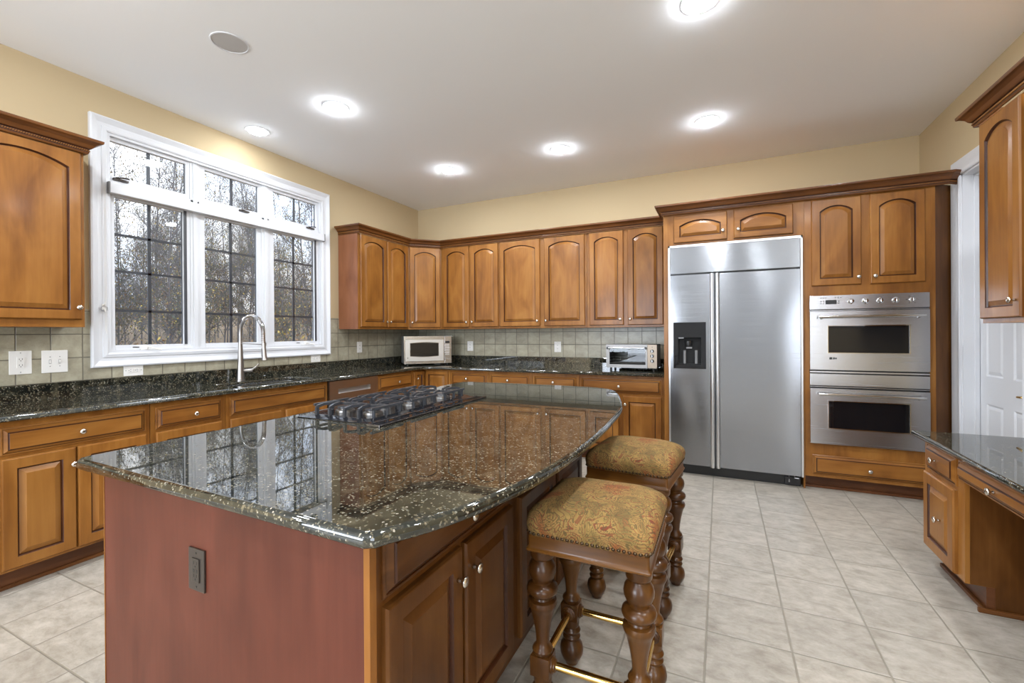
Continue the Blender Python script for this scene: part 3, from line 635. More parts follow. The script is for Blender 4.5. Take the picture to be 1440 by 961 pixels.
# sink
sk = thing('sink', 'stainless undermount sink set in the granite below the window', 'sink', (0, 0, 0))
bm = B(); o_ = rrect(SX0-.012, SX1+.012, SY0-.012, SY1+.012, .055); i_ = rrect(SX0+.004, SX1-.004, SY0+.004, SY1-.004, .05)
rings(bm, [[(x, y, CB-.001) for x, y in o_], [(x, y, CB-.001) for x, y in i_], [(x, y, CB-.17) for x, y in offset(i_, .01)], [(x, y, CB-.19) for x, y in offset(i_, .035)]], True, None, False, True)
obj('basin', bm, SNK, sk, smooth=True)
bm = B(); lathe(bm, [(.045, 0), (.04, .004), (.02, .002), (.002, .002)], 24, Matrix.Translation((-3.54, 2.56, CB-.19))); obj('drain', bm, CHR, sk, smooth=True)
# faucet
fa = thing('faucet', 'tall nickel pull-down faucet with a sprung spout behind the sink', 'faucet', (-3.79, 2.505, CT))
bm = B(); lathe(bm, [(.036, 0), (.036, .006), (.032, .010), (.027, .10), (.0215, .20), (.0175, .30), (.0165, .335)], 24); obj('body', bm, FNK, fa, smooth=True)
arc = [(0, 0, .33)]+[(0, 0, .33+.02*k) for k in range(1, 4)]
for k in range(13): a = PI-PI*k/12*1.0; arc.append((.150+.150*math.cos(a), .0, .41+.150*math.sin(a)))
arc += [(.302, 0, .36), (.306, 0, .31)]
bm = B(); tube(bm, arc, .013, 12); obj('spout', bm, FNK, fa, smooth=True)
cs = catmull(arc, 7); bm = B(); hel = []; L = 0; prev = Vector(cs[6*7]); tot = 62
seg = cs[7*7:]
for q in range(tot*8+1):
    u = q/(tot*8)*(len(seg)-1); i0 = min(int(u), len(seg)-2); f_ = u-i0; p = Vector(seg[i0]).lerp(Vector(seg[i0+1]), f_)
    d = (Vector(seg[i0+1])-Vector(seg[i0])).normalized(); b_ = Vector((0, 1, 0)); a_ = d.cross(b_); th = 2*PI*q/8
    hel.append(p+.0162*(math.cos(th)*a_+math.sin(th)*b_))
tube(bm, hel, .0022, 5); obj('spring', bm, CHR, fa, smooth=True)
bm = B(); tube(bm, [(.306, 0, .315), (.309, 0, .27), (.312, 0, .215), (.316, 0, .185)], [.014, .016, .019, .022], 14); obj('spray_head', bm, FNK, fa, smooth=True)
bm = B(); box(bm, .285, .297, -.008, .008, .215, .285, .003); obj('spray_button', bm, BLK, fa)
bm = B(); tube(bm, [(.0, 0, .318), (.03, 0, .325), (.29, 0, .318)], .0055, 8); lathe(bm, [(.019, -.012), (.019, .012)], 16, Matrix.Translation((.307, 0, .318))); obj('holder_arm', bm, FNK, fa, smooth=True)
bm = B(); tube(bm, [(.0, .0, .085), (.03, .045, .085), (.045, .075, .087)], .017, 12); tube(bm, [(.042, .07, .088), (.058, .105, .118), (.066, .125, .142)], [.009, .0075, .006], 10); obj('lever', bm, FNK, fa, smooth=True)

# ------------------------------------------------------------------ outlets and switches
def plate(name, label, loc, rz, w_, h_, kind, mats=(PLW, BLK), cat='outlet'):
    t = thing(name, label, cat, loc, rz)
    bm = B(); box(bm, -w_/2, w_/2, -.006, 0, -h_/2, h_/2, .003); obj('cover_plate', bm, mats[0], t)
    def recept(cx, cz, rot=False):
        bm = B(); a, b = (.034, .017)
        box(bm, cx-.017, cx+.017, -.0085, -.005, cz-.0145, cz+.0145, .004); o = obj('socket', bm, mats[0], t)
        bm = B()
        for sx in (-.0065, .0065):
            if rot: box(bm, cx-.004, cx+.005, -.009, -.008, cz+sx-.0012, cz+sx+.0012)
            else: box(bm, cx+sx-.0012, cx+sx+.0012, -.009, -.008, cz-.002, cz+.007)
        if rot: lathe(bm, [(.0025, 0), (.0025, .0008)], 8, Matrix.Translation((cx-.010, -.0083, cz)) @ RX)
        else: lathe(bm, [(.0025, 0), (.0025, .0008)], 8, Matrix.Translation((cx, -.0083, cz-.007)) @ RX)
        obj('slot', bm, mats[1], o)
    if kind == 'v': recept(0, .020); recept(0, -.020)
    if kind == 'h': recept(-.020, 0, True); recept(.020, 0, True)
    if kind == 'd':
        bm = B(); box(bm, -.0168, .0168, -.009, -.005, -.033, .033, .001); o = obj('socket', bm, mats[0], t); bm = B()
        for cz in (.018, -.018):
            for sx in (-.0065, .0065): box(bm, sx-.0012, sx+.0012, -.0095, -.0085, cz-.001, cz+.007)
            lathe(bm, [(.0025, 0), (.0025, .0008)], 8, Matrix.Translation((0, -.0088, cz-.007)) @ RX)
        obj('slot', bm, mats[1], o)
    if kind == 's':
        for sx in (-.023, .023):
            bm = B(); box(bm, sx-.004, sx+.004, -.014 if sx > 0 else -.009, -.004, -.011, .011, .002); obj('toggle', bm, mats[0], t)
            bm = B(); box(bm, sx-.0055, sx+.0055, -.0066, -.0055, -.0135, .0135); obj('toggle_slot', bm, GRY, t)
    bm = B()
    for sx, sz in (((0, h_/2-.012), (0, -h_/2+.012)) if kind in 'vd' else ((-w_/2+.012, 0), (w_/2-.012, 0)) if kind == 'h' else ((-.023, .03), (.023, .03), (-.023, -.03), (.023, -.03))):
        lathe(bm, [(.003, 0), (.0025, .001)], 8, Matrix.Translation((sx, -.006, sz)) @ RX)
    obj('screw', bm, GRY if mats[0] == PLW else mats[1], t)
    return t
xl = XL+.008
plate('wall_outlet', 'oversized white outlet plate low on the tile left of the window', (xl, 1.183, 1.160), RL, .098, .142, 'd')
plate('light_switch', 'white double toggle switch plate on the tile left of the window', (xl, 1.338, 1.158), RL, .124, .142, 's', cat='switch')
plate('wall_outlet', 'sideways white outlet under the window bottom left corner', (xl, 1.760, 1.068), RL, .118, .078, 'h')
plate('wall_outlet', 'sideways white outlet under the window bottom right corner', (xl, 3.37, 1.068), RL, .118, .078, 'h')
plate('wall_outlet', 'white outlet on the left wall between window and microwave', (xl, 4.0, 1.165), RL, .078, .128, 'v')
plate('wall_outlet', 'white outlet on the back wall just right of the microwave', (-3.03, YB-.008, 1.150), 0, .085, .128, 'v')
plate('wall_outlet', 'white outlet in the middle of the back wall tile', (-1.797, YB-.008, 1.148), 0, .085, .128, 'v')

# ------------------------------------------------------------------ microwave
mw = thing('microwave', 'stainless microwave with dark window standing across the counter corner', 'microwave', (-3.567, 4.44, .941), PI/4)
MWW, MWH, MWD = .600, .347, .345
bm = B(); box(bm, .004, MWW-.004, .02, MWD, 0, MWH-.002, .004); obj('body', bm, GRY, mw)
def hole_panel(bm, x0, x1, z0, z1, hx0, hx1, hz0, hz1, y0, y1, bulge=0):
    K = 12
    def lp(a, b, c, d, y, bu):
        pts = []
        for i in range(K+1): u = i/K; pts.append((a+(b-a)*u, y, c-bu*math.sin(PI*u)))
        for i in range(K+1): u = i/K; pts.append((b+(a-b)*u, y, d+bu*math.sin(PI*u)))
        return pts
    rings(bm, [lp(x0, x1, z0, z1, y1, 0), lp(x0, x1, z0, z1, y0, 0), lp(hx0, hx1, hz0, hz1, y0, bulge), lp(hx0, hx1, hz0, hz1, y0+.006, bulge)], True)
bm = B(); hole_panel(bm, 0, MWW*.845, 0, MWH, .078, .432, .098, .258, 0, .02, .008); d = obj('door', bm, STL, mw)
bm = B(); hole_panel(bm, .02, .495, .035, MWH-.045, .072, .438, .092, .264, -.006, .001, .010); obj('door_frame', bm, plain('microwave_frame_silver', (.62, .60, .56), .32, .55), d)
bm = B(); box(bm, .07, .44, .005, .012, .085, .275); obj('door_window', bm, GBK, d)
bm = B(); lathe(bm, [(.006, 0), (.006, .0015)], 14, Matrix.Translation((.045, -.0065, .075)) @ RX); obj('badge', bm, BLK, d)
bm = B(); box(bm, MWW*.85, MWW, 0, .02, 0, MWH, .002); p = obj('control_panel', bm, STL, mw)
bm = B(); box(bm, .520, .575, -.002, .0, .257, .283); obj('display', bm, BLK, p)
bm = B()
for r in range(7):
    for c in range(3): box(bm, .520+c*.019, .533+c*.019, -.0015, 0, .235-r*.0215, .247-r*.0215)
obj('keypad', bm, plain('keypad_grey', (.55, .52, .48), .5), p)
bm = B(); box(bm, .518, .578, -.004, 0, .028, .062, .002); obj('release_button', bm, STL, p)
bm = B()
for x in (.05, .55):
    for y in (.05, MWD-.05): lathe(bm, [(.012, -.020), (.012, 0)], 12, Matrix.Translation((x, y, 0)))
obj('feet', bm, BLK, mw)

# ------------------------------------------------------------------ toaster oven
to = thing('toaster_oven', 'silver toaster oven with glass door and three knobs beside the refrigerator', 'toaster oven', (-1.089, 4.66, .953))
TW, TH, TDp = .513, .240, .30
bm = B(); box(bm, 0, TW, .015, .02, 0, .02); box(bm, .002, .012, .012, TDp, 0, TH); box(bm, TW*.80, TW-.002, .012, TDp, 0, TH-.001); box(bm, .002, TW-.002, .012, TDp, TH-.012, TH-.001); box(bm, .002, TW-.002, .012, TDp, 0, .014); box(bm, .002, TW-.002, TDp-.01, TDp, 0, TH); obj('body', bm, BLK, to)
bm = B(); hole_panel(bm, 0, TW*.815, 0, TH, .035, TW*.815-.018, .035, TH-.045, 0, .014); d = obj('door', bm, steel('toaster_steel', (.30, .29, .28), .48), to)
bm = B(); box(bm, .030, TW*.815-.012, .004, .007, .03, TH-.04); obj('door_window', bm, TGL, d)
bm = B(); tube(bm, [(.022, -.030, TH-.035), (TW*.815-.014, -.030, TH-.035)], .0075, 12); obj('handle', bm, CHR, d, smooth=True)
for x in (.022, TW*.815-.016): boxo('handle_bracket', d, BLK, x-.009, x+.009, -.038, 0, TH-.048, TH-.022, bev=.004)
bm = B(); box(bm, TW*.815+.001, TW, 0, .014, 0, TH, .003); p = obj('control_panel', bm, steel('toaster_panel', (.34, .28, .22), .48), to)
for z in (TH-.065, TH-.115, TH-.165):
    bm = B(); lathe(bm, [(.0165, 0), (.016, .014), (.012, .018), (.002, .018)], 20, Matrix.Translation((TW*.91, 0, z)) @ RX); o = obj('knob', bm, BLK, p, smooth=True)
    bm = B(); box(bm, TW*.91-.0015, TW*.91+.0015, -.0195, -.018, z-.011, z+.011); obj('pointer', bm, ALU, o)
bm = B(); box(bm, TW*.91-.002, TW*.91+.002, -.002, 0, TH-.032, TH-.018); obj('indicator', bm, BLK, p)
bm = B()
for z in (.085, .112):
    for k in range(12): tube(bm, [(.03+k*.031, .03, z), (.03+k*.031, TDp-.02, z)], .0013, 5) if z > .1 else None
    for y in (.03, .15, TDp-.02): tube(bm, [(.016, y, z), (TW*.79, y, z)], .0016, 5)
obj('rack', bm, CHR, to)
bm = B(); box(bm, .02, TW*.78, .05, TDp-.03, .04, .052, .004); obj('crumb_tray', bm, GRY, to)
bm = B()
for x in (.04, TW-.04):
    for y in (.05, TDp-.04): lathe(bm, [(.013, -.031), (.010, 0)], 12, Matrix.Translation((x, y, 0)))
obj('feet', bm, BLK, to)

# ------------------------------------------------------------------ refrigerator
fr = thing('refrigerator', 'built-in side-by-side stainless refrigerator with black water dispenser', 'refrigerator', (0, TF, 0))
FX0, FX1, FT = -.4375, .6275, 2.123
bm = B(); box(bm, FX0+.01, FX1-.01, .02, .70, .10, FT-.004); obj('body', bm, GRY, fr)
bm = B(); s = .022
box(bm, FX0, FX0+.014, -.022, .02, .094, FT); box(bm, FX1-.014, FX1, -.022, .02, .094, FT); box(bm, FX0, FX1, -.022, .02, FT-.018, FT); obj('trim_frame', bm, ALU, fr)
bm = B(); box(bm, FX0+.016, FX1-.016, -.026, .018, 1.858, FT-.020, .003); obj('top_grille_panel', bm, STF, fr)
bm = B(); box(bm, FX0+.014, FX1-.014, .04, .09, .001, .092); box(bm, FX1-.13, FX1-.02, .02, .042, .005, .075, .003); obj('kick_plate', bm, BLK, fr)
boxo('grille_gap', fr, BLK, FX0+.014, FX1-.014, 0, .018, 1.846, 1.857)
bm = B(); tube(bm, [(FX1-.06, .03, .085), (FX1-.06, .018, .07), (FX1-.03, .018, .07)], .005, 8); tube(bm, [(FX1-.10, .03, .08), (FX1-.10, .018, .03)], .005, 8); obj('hinge', bm, ALU, fr)
DL0, DL1, DR0, DR1 = FX0+.016, -.046, -.040, FX1-.016; DB, DT = .100, 1.844
bm = B(); hx0, hx1, hz0, hz1 = -.389, -.123, .988, 1.402
hole_panel(bm, DL0, DL1, DB, DT, hx0, hx1, hz0, hz1, -.030, .018); dl = obj('freezer_door', bm, STF, fr)
bm = B(); box(bm, DR0, DR1, -.030, .018, DB, DT, .003); dd = obj('refrigerator_door', bm, STF, fr)
def railh(parent, a, b):
    bm = B(); m = (a+b)/2; K = 8; L = []
    for z in (DB-.002, DT+.001): L.append([(a, -.031, z)]+[(m-(m-a)*math.cos(PI*k/K), -.036-.026*math.sin(PI*k/K), z) for k in range(K+1)]+[(b, -.031, z)])
    rings(bm, L, True, None, True, True); obj('handle', bm, ALU, parent, smooth=True)
railh(dl, -.084, -.047); railh(dd, -.039, -.003)
bm = B(); hole_panel(bm, hx0-.006, hx1+.006, hz0-.006, hz1+.006, hx0+.034, hx1-.034, hz0+.03, 1.27, -.034, -.020); dp = obj('dispenser', bm, GBK, dl)
bm = B(); box(bm, hx0, hx1, -.022, .015, hz0, hz0+.04); box(bm, hx0, hx0+.036, -.02, .015, hz0, hz1); box(bm, hx1-.036, hx1, -.02, .015, hz0, hz1); box(bm, hx0, hx1, .012, .017, hz0, hz1); box(bm, hx0, hx1, -.02, .015, 1.265, hz1); obj('dispenser_niche', bm, DRK, dp)
bm = B(); lathe(bm, [(.030, 0), (.034, .03), (.034, .045), (.02, .05)], 20, Matrix.Translation(((hx0+hx1)/2-.01, -.005, 1.19))); obj('nozzle', bm, BLK, dp, smooth=True)
bm = B(); box(bm, -.285, -.235, -.02, -.008, 1.165, 1.182, .003); box(bm, -.350, -.305, -.0355, -.034, 1.258, 1.270); obj('dispenser_lever', bm, GRY, dp)
for cx in (-.30, -.20):
    bm = B(); lathe(bm, [(.013, 0), (.013, .13)], 14, Matrix.Translation((cx, -.002, 1.02))); obj('dispenser_paddle', bm, GRY, dp, smooth=True)

# ------------------------------------------------------------------ double wall oven
wo = thing('double_wall_oven', 'stainless double wall oven with five knobs built into the tall cabinet', 'oven', (0, TF, 0))
OX0, OX1 = .675, 1.4385
bm = B(); box(bm, OX0+.01, OX1-.01, 0.001, .60, .39, 1.605); obj('body', bm, BLK, wo)
bm = B(); box(bm, OX0, OX1, -.030, .0, 1.497, 1.609, .002); cp = obj('control_panel', bm, STL, wo)
for cx in (.953, 1.047, 1.140, 1.235, 1.335):
    big = cx < 1.3; s = 1 if big else .8
    bm = B(); lathe(bm, [(.023*s, 0), (.023*s, .004), (.019*s, .006), (.018*s, .024), (.014*s, .029), (.002, .030)], 24, Matrix.Translation((cx, -.030, 1.558)) @ RX); o = obj('knob', bm, CHR, cp, smooth=True)
    bm = B(); box(bm, cx-.0025, cx+.0025, -.066, -.058, 1.558-.015*s, 1.558+.015*s, .001, M=None); obj('knob_grip', bm, CHR, o)
bm = B(); box(bm, .783, .858, -.032, -.030, 1.538, 1.572); obj('display', bm, BLK, cp)
bm = B()
for x, z in [(.752, 1.59), (.769, 1.59), (.786, 1.59), (.850, 1.59), (.868, 1.59), (.886, 1.59), (.752, 1.562), (.770, 1.562), (.752, 1.545), (.770, 1.545), (.872, 1.562), (.872, 1.545)]: box(bm, x-.004, x+.004, -.0315, -.030, z-.003, z+.003)
for k in range(6): a = k/6*2*PI; box(bm, 1.335+.034*math.cos(a)-.004, 1.335+.034*math.cos(a)+.004, -.0312, -.030, 1.558+.030*math.sin(a)-.0015, 1.558+.030*math.sin(a)+.0015)
obj('button', bm, BLK, cp)
def ovdoor(z0, z1, wz0, wz1, hz, badge):
    bm = B(); hole_panel(bm, OX0, OX1, z0, z1, .800, 1.316, wz0, wz1, -.034, 0); d = obj('oven_door', bm, STL, wo)
    bm = B(); box(bm, .795, 1.32, -.031, -.026, wz0-.004, wz1+.004); obj('door_window', bm, GBK, d)
    bm = B(); e = .007
    for a in ((.800-e, 1.316+e, wz0-e, wz0), (.800-e, 1.316+e, wz1, wz1+e), (.800-e, .800, wz0, wz1), (1.316, 1.316+e, wz0, wz1)): box(bm, a[0], a[1], -.0375, -.033, a[2], a[3])
    obj('window_trim', bm, CHR, d)
    bm = B(); tube(bm, [(.728, -.082, hz), (1.400, -.082, hz)], .0115, 14)
    for x in (.752, 1.372): tube(bm, [(x, -.034, hz-.012), (x, -.060, hz-.006), (x, -.082, hz)], [.010, .009, .009], 10)
    obj('handle', bm, CHR, d, smooth=True)
    if badge:
        bm = B(); box(bm, .806, .826, -.0355, -.034, z0+.085, z0+.103); box(bm, .832, .842, -.0355, -.034, z0+.085, z0+.103); box(bm, .846, .856, -.0355, -.034, z0+.088, z0+.1); obj('badge', bm, BLK, d)
ovdoor(1.002, 1.480, 1.143, 1.359, 1.435, True)
ovdoor(.394, .848, .528, .746, .806, False)
bm = B(); box(bm, OX0, OX1, -.030, 0, .872, .968, .002); obj('mid_panel', bm, STL, wo)
for z_, z2 in ((1.482, 1.497), (.850, .872), (.968, 1.0)): v = boxo('vent_slot', wo, BLK, OX0, OX1, -.020, 0, z_, z2)
bm = B(); box(bm, OX0, OX1, -.031, -.019, .978, .990)
for zz in (.862, 1.488): box(bm, OX0, OX1, -.026, -.019, zz-.0025, zz+.0025)
obj('vent_rail', bm, STL, v)

# ------------------------------------------------------------------ island
IX0, IX1, IY0, IY1 = -1.84, -.705, .755, 2.40
isl = thing('kitchen_island', 'kitchen island base with cherry end panel facing the viewer and drawers facing the stools', 'kitchen island', (0, 0, 0))
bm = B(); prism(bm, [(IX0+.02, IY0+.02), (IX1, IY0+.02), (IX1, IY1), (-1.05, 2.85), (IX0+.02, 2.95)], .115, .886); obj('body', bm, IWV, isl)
bm = B(); prism(bm, [(IX0+.09, IY0+.02), (IX1-.085, IY0+.02), (IX1-.085, IY1-.02), (-1.12, 2.80), (IX0+.09, 2.88)], .001, .115); obj('toe_kick', bm, TOE, isl)
bm = B(); box(bm, IX0, IX1-.018, IY0, IY0+.019, .001, .886); obj('end_panel', bm, ISL, isl)
bm = B(); box(bm, IX1-.017, IX1+.001, IY0-.002, IY0+.0195, .001, .886, .0015); obj('corner_stile', bm, WV, isl)
bm = B(); box(bm, IX0-.004, IX0-.0005, IY0-.002, IY0+.0195, .001, .886, .001); obj('corner_stile', bm, WV, isl)
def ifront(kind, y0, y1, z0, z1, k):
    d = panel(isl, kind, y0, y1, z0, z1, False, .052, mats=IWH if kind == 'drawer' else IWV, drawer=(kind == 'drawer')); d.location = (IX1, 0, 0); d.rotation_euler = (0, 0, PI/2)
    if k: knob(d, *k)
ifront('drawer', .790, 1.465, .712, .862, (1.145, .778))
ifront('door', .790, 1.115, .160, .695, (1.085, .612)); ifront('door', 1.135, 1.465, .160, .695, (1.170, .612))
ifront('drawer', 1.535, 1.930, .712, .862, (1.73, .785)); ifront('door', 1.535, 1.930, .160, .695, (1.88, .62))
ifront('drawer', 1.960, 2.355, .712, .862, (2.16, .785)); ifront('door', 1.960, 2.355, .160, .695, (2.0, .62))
# side towards the sink: same fronts
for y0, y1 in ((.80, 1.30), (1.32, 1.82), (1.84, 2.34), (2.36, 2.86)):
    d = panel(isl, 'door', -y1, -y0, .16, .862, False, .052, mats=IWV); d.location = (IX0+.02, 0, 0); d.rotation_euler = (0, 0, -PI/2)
rt_ = catmull([(-.612, .715), (-.570, .785), (-.527, .89), (-.487, 1.04), (-.462, 1.18), (-.444, 1.386), (-.438, 1.63), (-.442, 1.85), (-.452, 2.07), (-.475, 2.40), (-.535, 2.68), (-.605, 2.93), (-.665, 3.08), (-.76, 3.17), (-.92, 3.205), (-1.2, 3.215), (-1.6, 3.205), (-1.90, 3.175)], 5)
ip = [(-1.885, .70), (-.650, .672), (-.625, .685)]+rt_+[(-1.935, 3.15), (-1.940, 3.10), (-1.918, .735), (-1.908, .712)]
bm = B(); slab(bm, ip, .886, .921, .015); o = obj('island_countertop', bm, [GRN, GRN], smooth='slab'); tag(o, 'polished dark granite island top with one long curved side', 'countertop')
ot = plate('island_outlet', 'dark bronze outlet with charging ports on the cherry island end panel', (-1.333, IY0, .662), 0, .072, .118, 'd', (OBZ, BLK))
bm = B()
for sx in (-.007, .007): box(bm, sx-.0035, sx+.0035, -.0095, -.0085, -.006, .003)
obj('charging_port', bm, BLK, ot)
# cooktop
ck = thing('gas_cooktop', 'black gas cooktop with cast iron grates set in the island', 'cooktop', (-1.625, 1.965, .9212))
CW, CH = .47, .93
bm = B(); lp = []
for i, z in ((0, 0), (0, .004), (.014, .007), (.022, .007), (.034, .016), (.040, .0165), (.052, .011)): lp.append([(x, y, z) for x, y in rrect(-CW/2+i, CW/2-i, -CH/2+i, CH/2-i, .02)])
rings(bm, lp, True, None, True, True); obj('pan', bm, CKT, ck, smooth=True)
def grate(cy):
    L = .285; g = B(); y0, y1 = cy-L/2, cy+L/2; x0, x1 = -CW/2+.055, CW/2-.055; zt = .058
    box(g, x0, x1, cy-.005, cy+.005, .044, .056, .002)
    for bx in (-.09, .09):
        for s in (-1, 1):        # upright fingers curling over the burner
            for q in (-.042, .042):
                pts = [(bx+q, cy+s*(L/2-.004), .012), (bx+q, cy+s*(L/2-.004), .052), (bx+q*.8, cy+s*.105, .060), (bx+q*.45, cy+s*.06, .060), (bx+q*.3, cy+s*.035, .056)]
                for a, b in zip(pts, pts[1:]):
                    a, b = Vector(a), Vector(b); d = b-a; w_ = .0055
                    n = Vector((1, 0, 0)); u = d.normalized().cross(n).normalized()*.0065
                    rings(g, [[a+n*w_+u, a-n*w_+u, a-n*w_-u, a+n*w_-u], [b+n*w_+u, b-n*w_+u, b-n*w_-u, b+n*w_-u]], True, None, True, True)
        for s in (-1, 1):
            pts = [(bx+s*.088, cy, .050), (bx+s*.035, cy, .058)]; box(g, min(pts[0][0], pts[1][0]), max(pts[0][0], pts[1][0]), cy-.0045, cy+.0045, .048, .060, .002)
    for x in (x0, x1):
        for y in (y0+.05, cy, y1-.05): box(g, x-.006, x+.006, y-.006, y+.006, .011, .058, .002)
    for x in (x0, x1): box(g, x-.0055, x+.0055, y0+.03, y1-.03, .048, .060, .002)
    obj('grate', g, IRN, ck)
for cy in (-.292, 0, .292): grate(cy)
for cy in (-.292, 0, .292):
    for bx in (-.09, .09):
        s = 1.15 if bx < 0 and cy == 0 else 1
        bm = B(); lathe(bm, [(.048*s, .011), (.046*s, .020), (.036*s, .023), (.034*s, .028)], 24, Matrix.Translation((bx, cy, 0))); o = obj('burner', bm, plain('burner_ring', (.22, .21, .20), .35, 1) if 'burner_ring' not in bpy.data.materials else bpy.data.materials['burner_ring'], ck, smooth=True)
        bm = B(); lathe(bm, [(.036*s, .028), (.038*s, .031), (.036*s, .036), (.01, .038), (.001, .038)], 24, Matrix.Translation((bx, cy, 0))); obj('burner_cap', bm, IRN, o, smooth=True)
dv = thing('downdraft_vent', 'long narrow downdraft vent strip beside the cooktop', 'vent', (-1.348, 1.945, .9212))
bm = B(); box(bm, -.036, .036, -.475, .475, 0, .007, .003); obj('cap', bm, GBK, dv)
bm = B(); box(bm, -.037, -.031, -.476, .476, 0, .0095, .002); box(bm, .030, .036, -.476, .476, 0, .0095, .002); box(bm, -.037, .036, -.477, -.466, 0, .0095, .002); obj('edge_trim', bm, plain('dark_steel_trim', (.20, .20, .21), .25, 1), dv)

# ------------------------------------------------------------------ desk on the right wall
DX = 1.045
dk = cab('desk_cabinet', 'low desk cabinet with one drawer and one door at the end nearest the oven', (DX, 3.262, 0), -PI/2, .447, .575, 0, .712, [(.030, .380, .128, .537, False, (.345-.10, .335))], [(.048, .385, .556, .697, (.20, .632))], None, .118, toe_end=0)
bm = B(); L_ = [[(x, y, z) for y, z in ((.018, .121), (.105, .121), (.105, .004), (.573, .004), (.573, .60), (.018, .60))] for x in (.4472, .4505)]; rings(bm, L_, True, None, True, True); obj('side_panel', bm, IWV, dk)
kd = thing('desk_knee_drawer', 'shallow drawer over the open knee space of the desk', 'drawer', (DX, 2.8145, 0), -PI/2)
bm = B(); box(bm, 0.001, .74, .0, .45, .60, .711, .001); obj('body', bm, WV, kd)
d = panel(kd, 'drawer', -.040, .71, .600, .692, drawer=True, mats=WH); knob(d, .310, .648)
cab('desk_cabinet', 'second low desk cabinet beyond the knee space, outside the right edge of the view', (DX, 2.073, 0), -PI/2, .485, .575, 0, .712, [(.030, .455, .128, .537, False, (.08, .48))], [(.030, .455, .556, .697, (.24, .632))], None, .118)
bm = B(); slab(bm, offset([(1.0, 1.56), (1.622, 1.56), (1.622, 3.318), (1.0, 3.318)], 0), .7125, .742, .012); o = obj('desk_countertop', bm, [GRN, GRN], smooth='slab'); tag(o, 'low granite desktop in the right foreground', 'countertop')
bm = B(); box(bm, XR-.02, XR-.004, 2.08, 2.79, .0, .59); o = obj('knee_space_panel', bm, WV); tag(o, 'wood back panel of the open desk knee space', 'panel')
boxo('shoe_molding', dk, CRN, .4512, .466, .040, .55, .001, .022, bev=.005)

# ------------------------------------------------------------------ bar stools
LEGP = [(.016, 0), (.024, .004), (.026, .012), (.036, .025), (.0445, .045), (.0465, .062), (.042, .082), (.030, .094), (.026, .100), (.033, .106), (.035, .113), (.031, .120), (.027, .124), (.034, .130), (.036, .138), (.031, .146), (.027, .150), (.031, .160), (.031, .182)]
LEGU = [(.030, .250), (.033, .256), (.035, .264), (.031, .272), (.024, .278), (.0215, .290), (.024, .320), (.030, .355), (.037, .385), (.041, .400), (.047, .410), (.050, .420), (.047, .431), (.036, .436), (.034, .442), (.040, .448), (.050, .456), (.053, .466), (.050, .477), (.040, .485), (.033, .489), (.033, .495), (.039, .503), (.045, .518), (.0465, .532), (.043, .548), (.034, .561), (.031, .566), (.038, .572), (.040, .578), (.040, .602)]
def stool(loc, rz, label):
    t = thing('bar_stool', label, 'stool', loc, rz, 'upholstered bar stools at the island')
    hw = .198; ZA = .598
    bm = B(); L = []        # apron with base moulding
    for o_, z in ((-.020, ZA), (-.002, ZA), (.003, ZA+.004), (.003, ZA+.009), (-.001, ZA+.014), (-.003, ZA+.020), (-.003, ZA+.054), (-.008, ZA+.058), (-.03, ZA+.058)): L.append([(x, y, z) for x, y in rrect(-hw-o_, hw+o_, -hw-o_, hw+o_, .010)])
    rings(bm, L, True, None, True, True); obj('apron', bm, STA, t, smooth=True)
    bm = B(); L = []; n = 40      # domed seat cushion
    for k in range(15):
        if k < 5: u = k/4; ins = -.012*math.sin(u*PI*.5)+.001; z = ZA+.054+.042*u; rr = .030+.02*u
        else: u = (k-4)/10; a = u*PI/2; ins = -.011+.185*(1-math.cos(a))**1.25; z = ZA+.096+.072*math.sin(a); rr = .050
        h_ = hw-ins; rr = min(rr*(1+1.0*max(0, (k-4)/10)), h_*.98); L.append([(x, y, z) for x, y in rrect(-h_, h_, -h_, h_, rr, 8)])
    rings(bm, L, True, None, True, True); obj('cushion', bm, PAI, t, smooth='all')
    bm = B(); pr = rrect(-hw-.003, hw+.003, -hw-.003, hw+.003, .030, 5); per = []
    tot = sum((Vector(pr[i])-Vector(pr[i-1])).length for i in range(len(pr))); m = 96; step = tot/m; acc = 0
    i = 0; cur = Vector(pr[0])
    pts = pr+[pr[0]]; d = 0
    for a, b in zip(pts, pts[1:]):
        a, b = Vector(a), Vector(b); L_ = (b-a).length
        while d <= L_:
            p = a+(b-a)*(d/L_); nn = Vector((b-a).normalized()); no = Vector((nn.y, -nn.x, 0)).normalized()
            lathe(bm, [(.0062, 0), (.0055, .0025), (.003, .0045), (.0005, .005)], 8, Matrix.Translation((p.x, p.y, ZA+.064)) @ no.to_track_quat('Z', 'Y').to_matrix().to_4x4()); d += step
        d -= L_
    obj('nailhead_trim', bm, NAIL, t, smooth=True)
    lx = .158
    for sx, sy in ((-1, -1), (1, -1), (1, 1), (-1, 1)):
        bm = B(); T = Matrix.Translation((sx*lx, sy*lx, 0)); lathe(bm, LEGP, 24, T); lathe(bm, LEGU, 24, T)
        box(bm, sx*lx-.034, sx*lx+.034, sy*lx-.034, sy*lx+.034, .182, .250, .007); obj('leg', bm, STW, t, smooth=True)
    def rail(a, b, z):
        a, b = Vector((*a, z)), Vector((*b, z)); d = (b-a).normalized(); bm = B(); tube(bm, [a, b], .0125, 16); r = obj('foot_rail', bm, BRS, t, smooth=True)
        for p, dd in ((a, d), (b, -d)): bm = B(); lathe(bm, [(.026, .0), (.026, .005), (.020, .008), (.020, .012), (.015, .015)], 20, Matrix.Translation(p) @ dd.to_track_quat('Z', 'Y').to_matrix().to_4x4()); obj('rosette', bm, STW, r, smooth=True)
    e = lx-.034
    rail((-e, -lx), (e, -lx), .216); rail((-e, lx), (e, lx), .216); rail((-lx, -e), (-lx, e), .216); rail((lx, -e), (lx, e), .216)
    return t
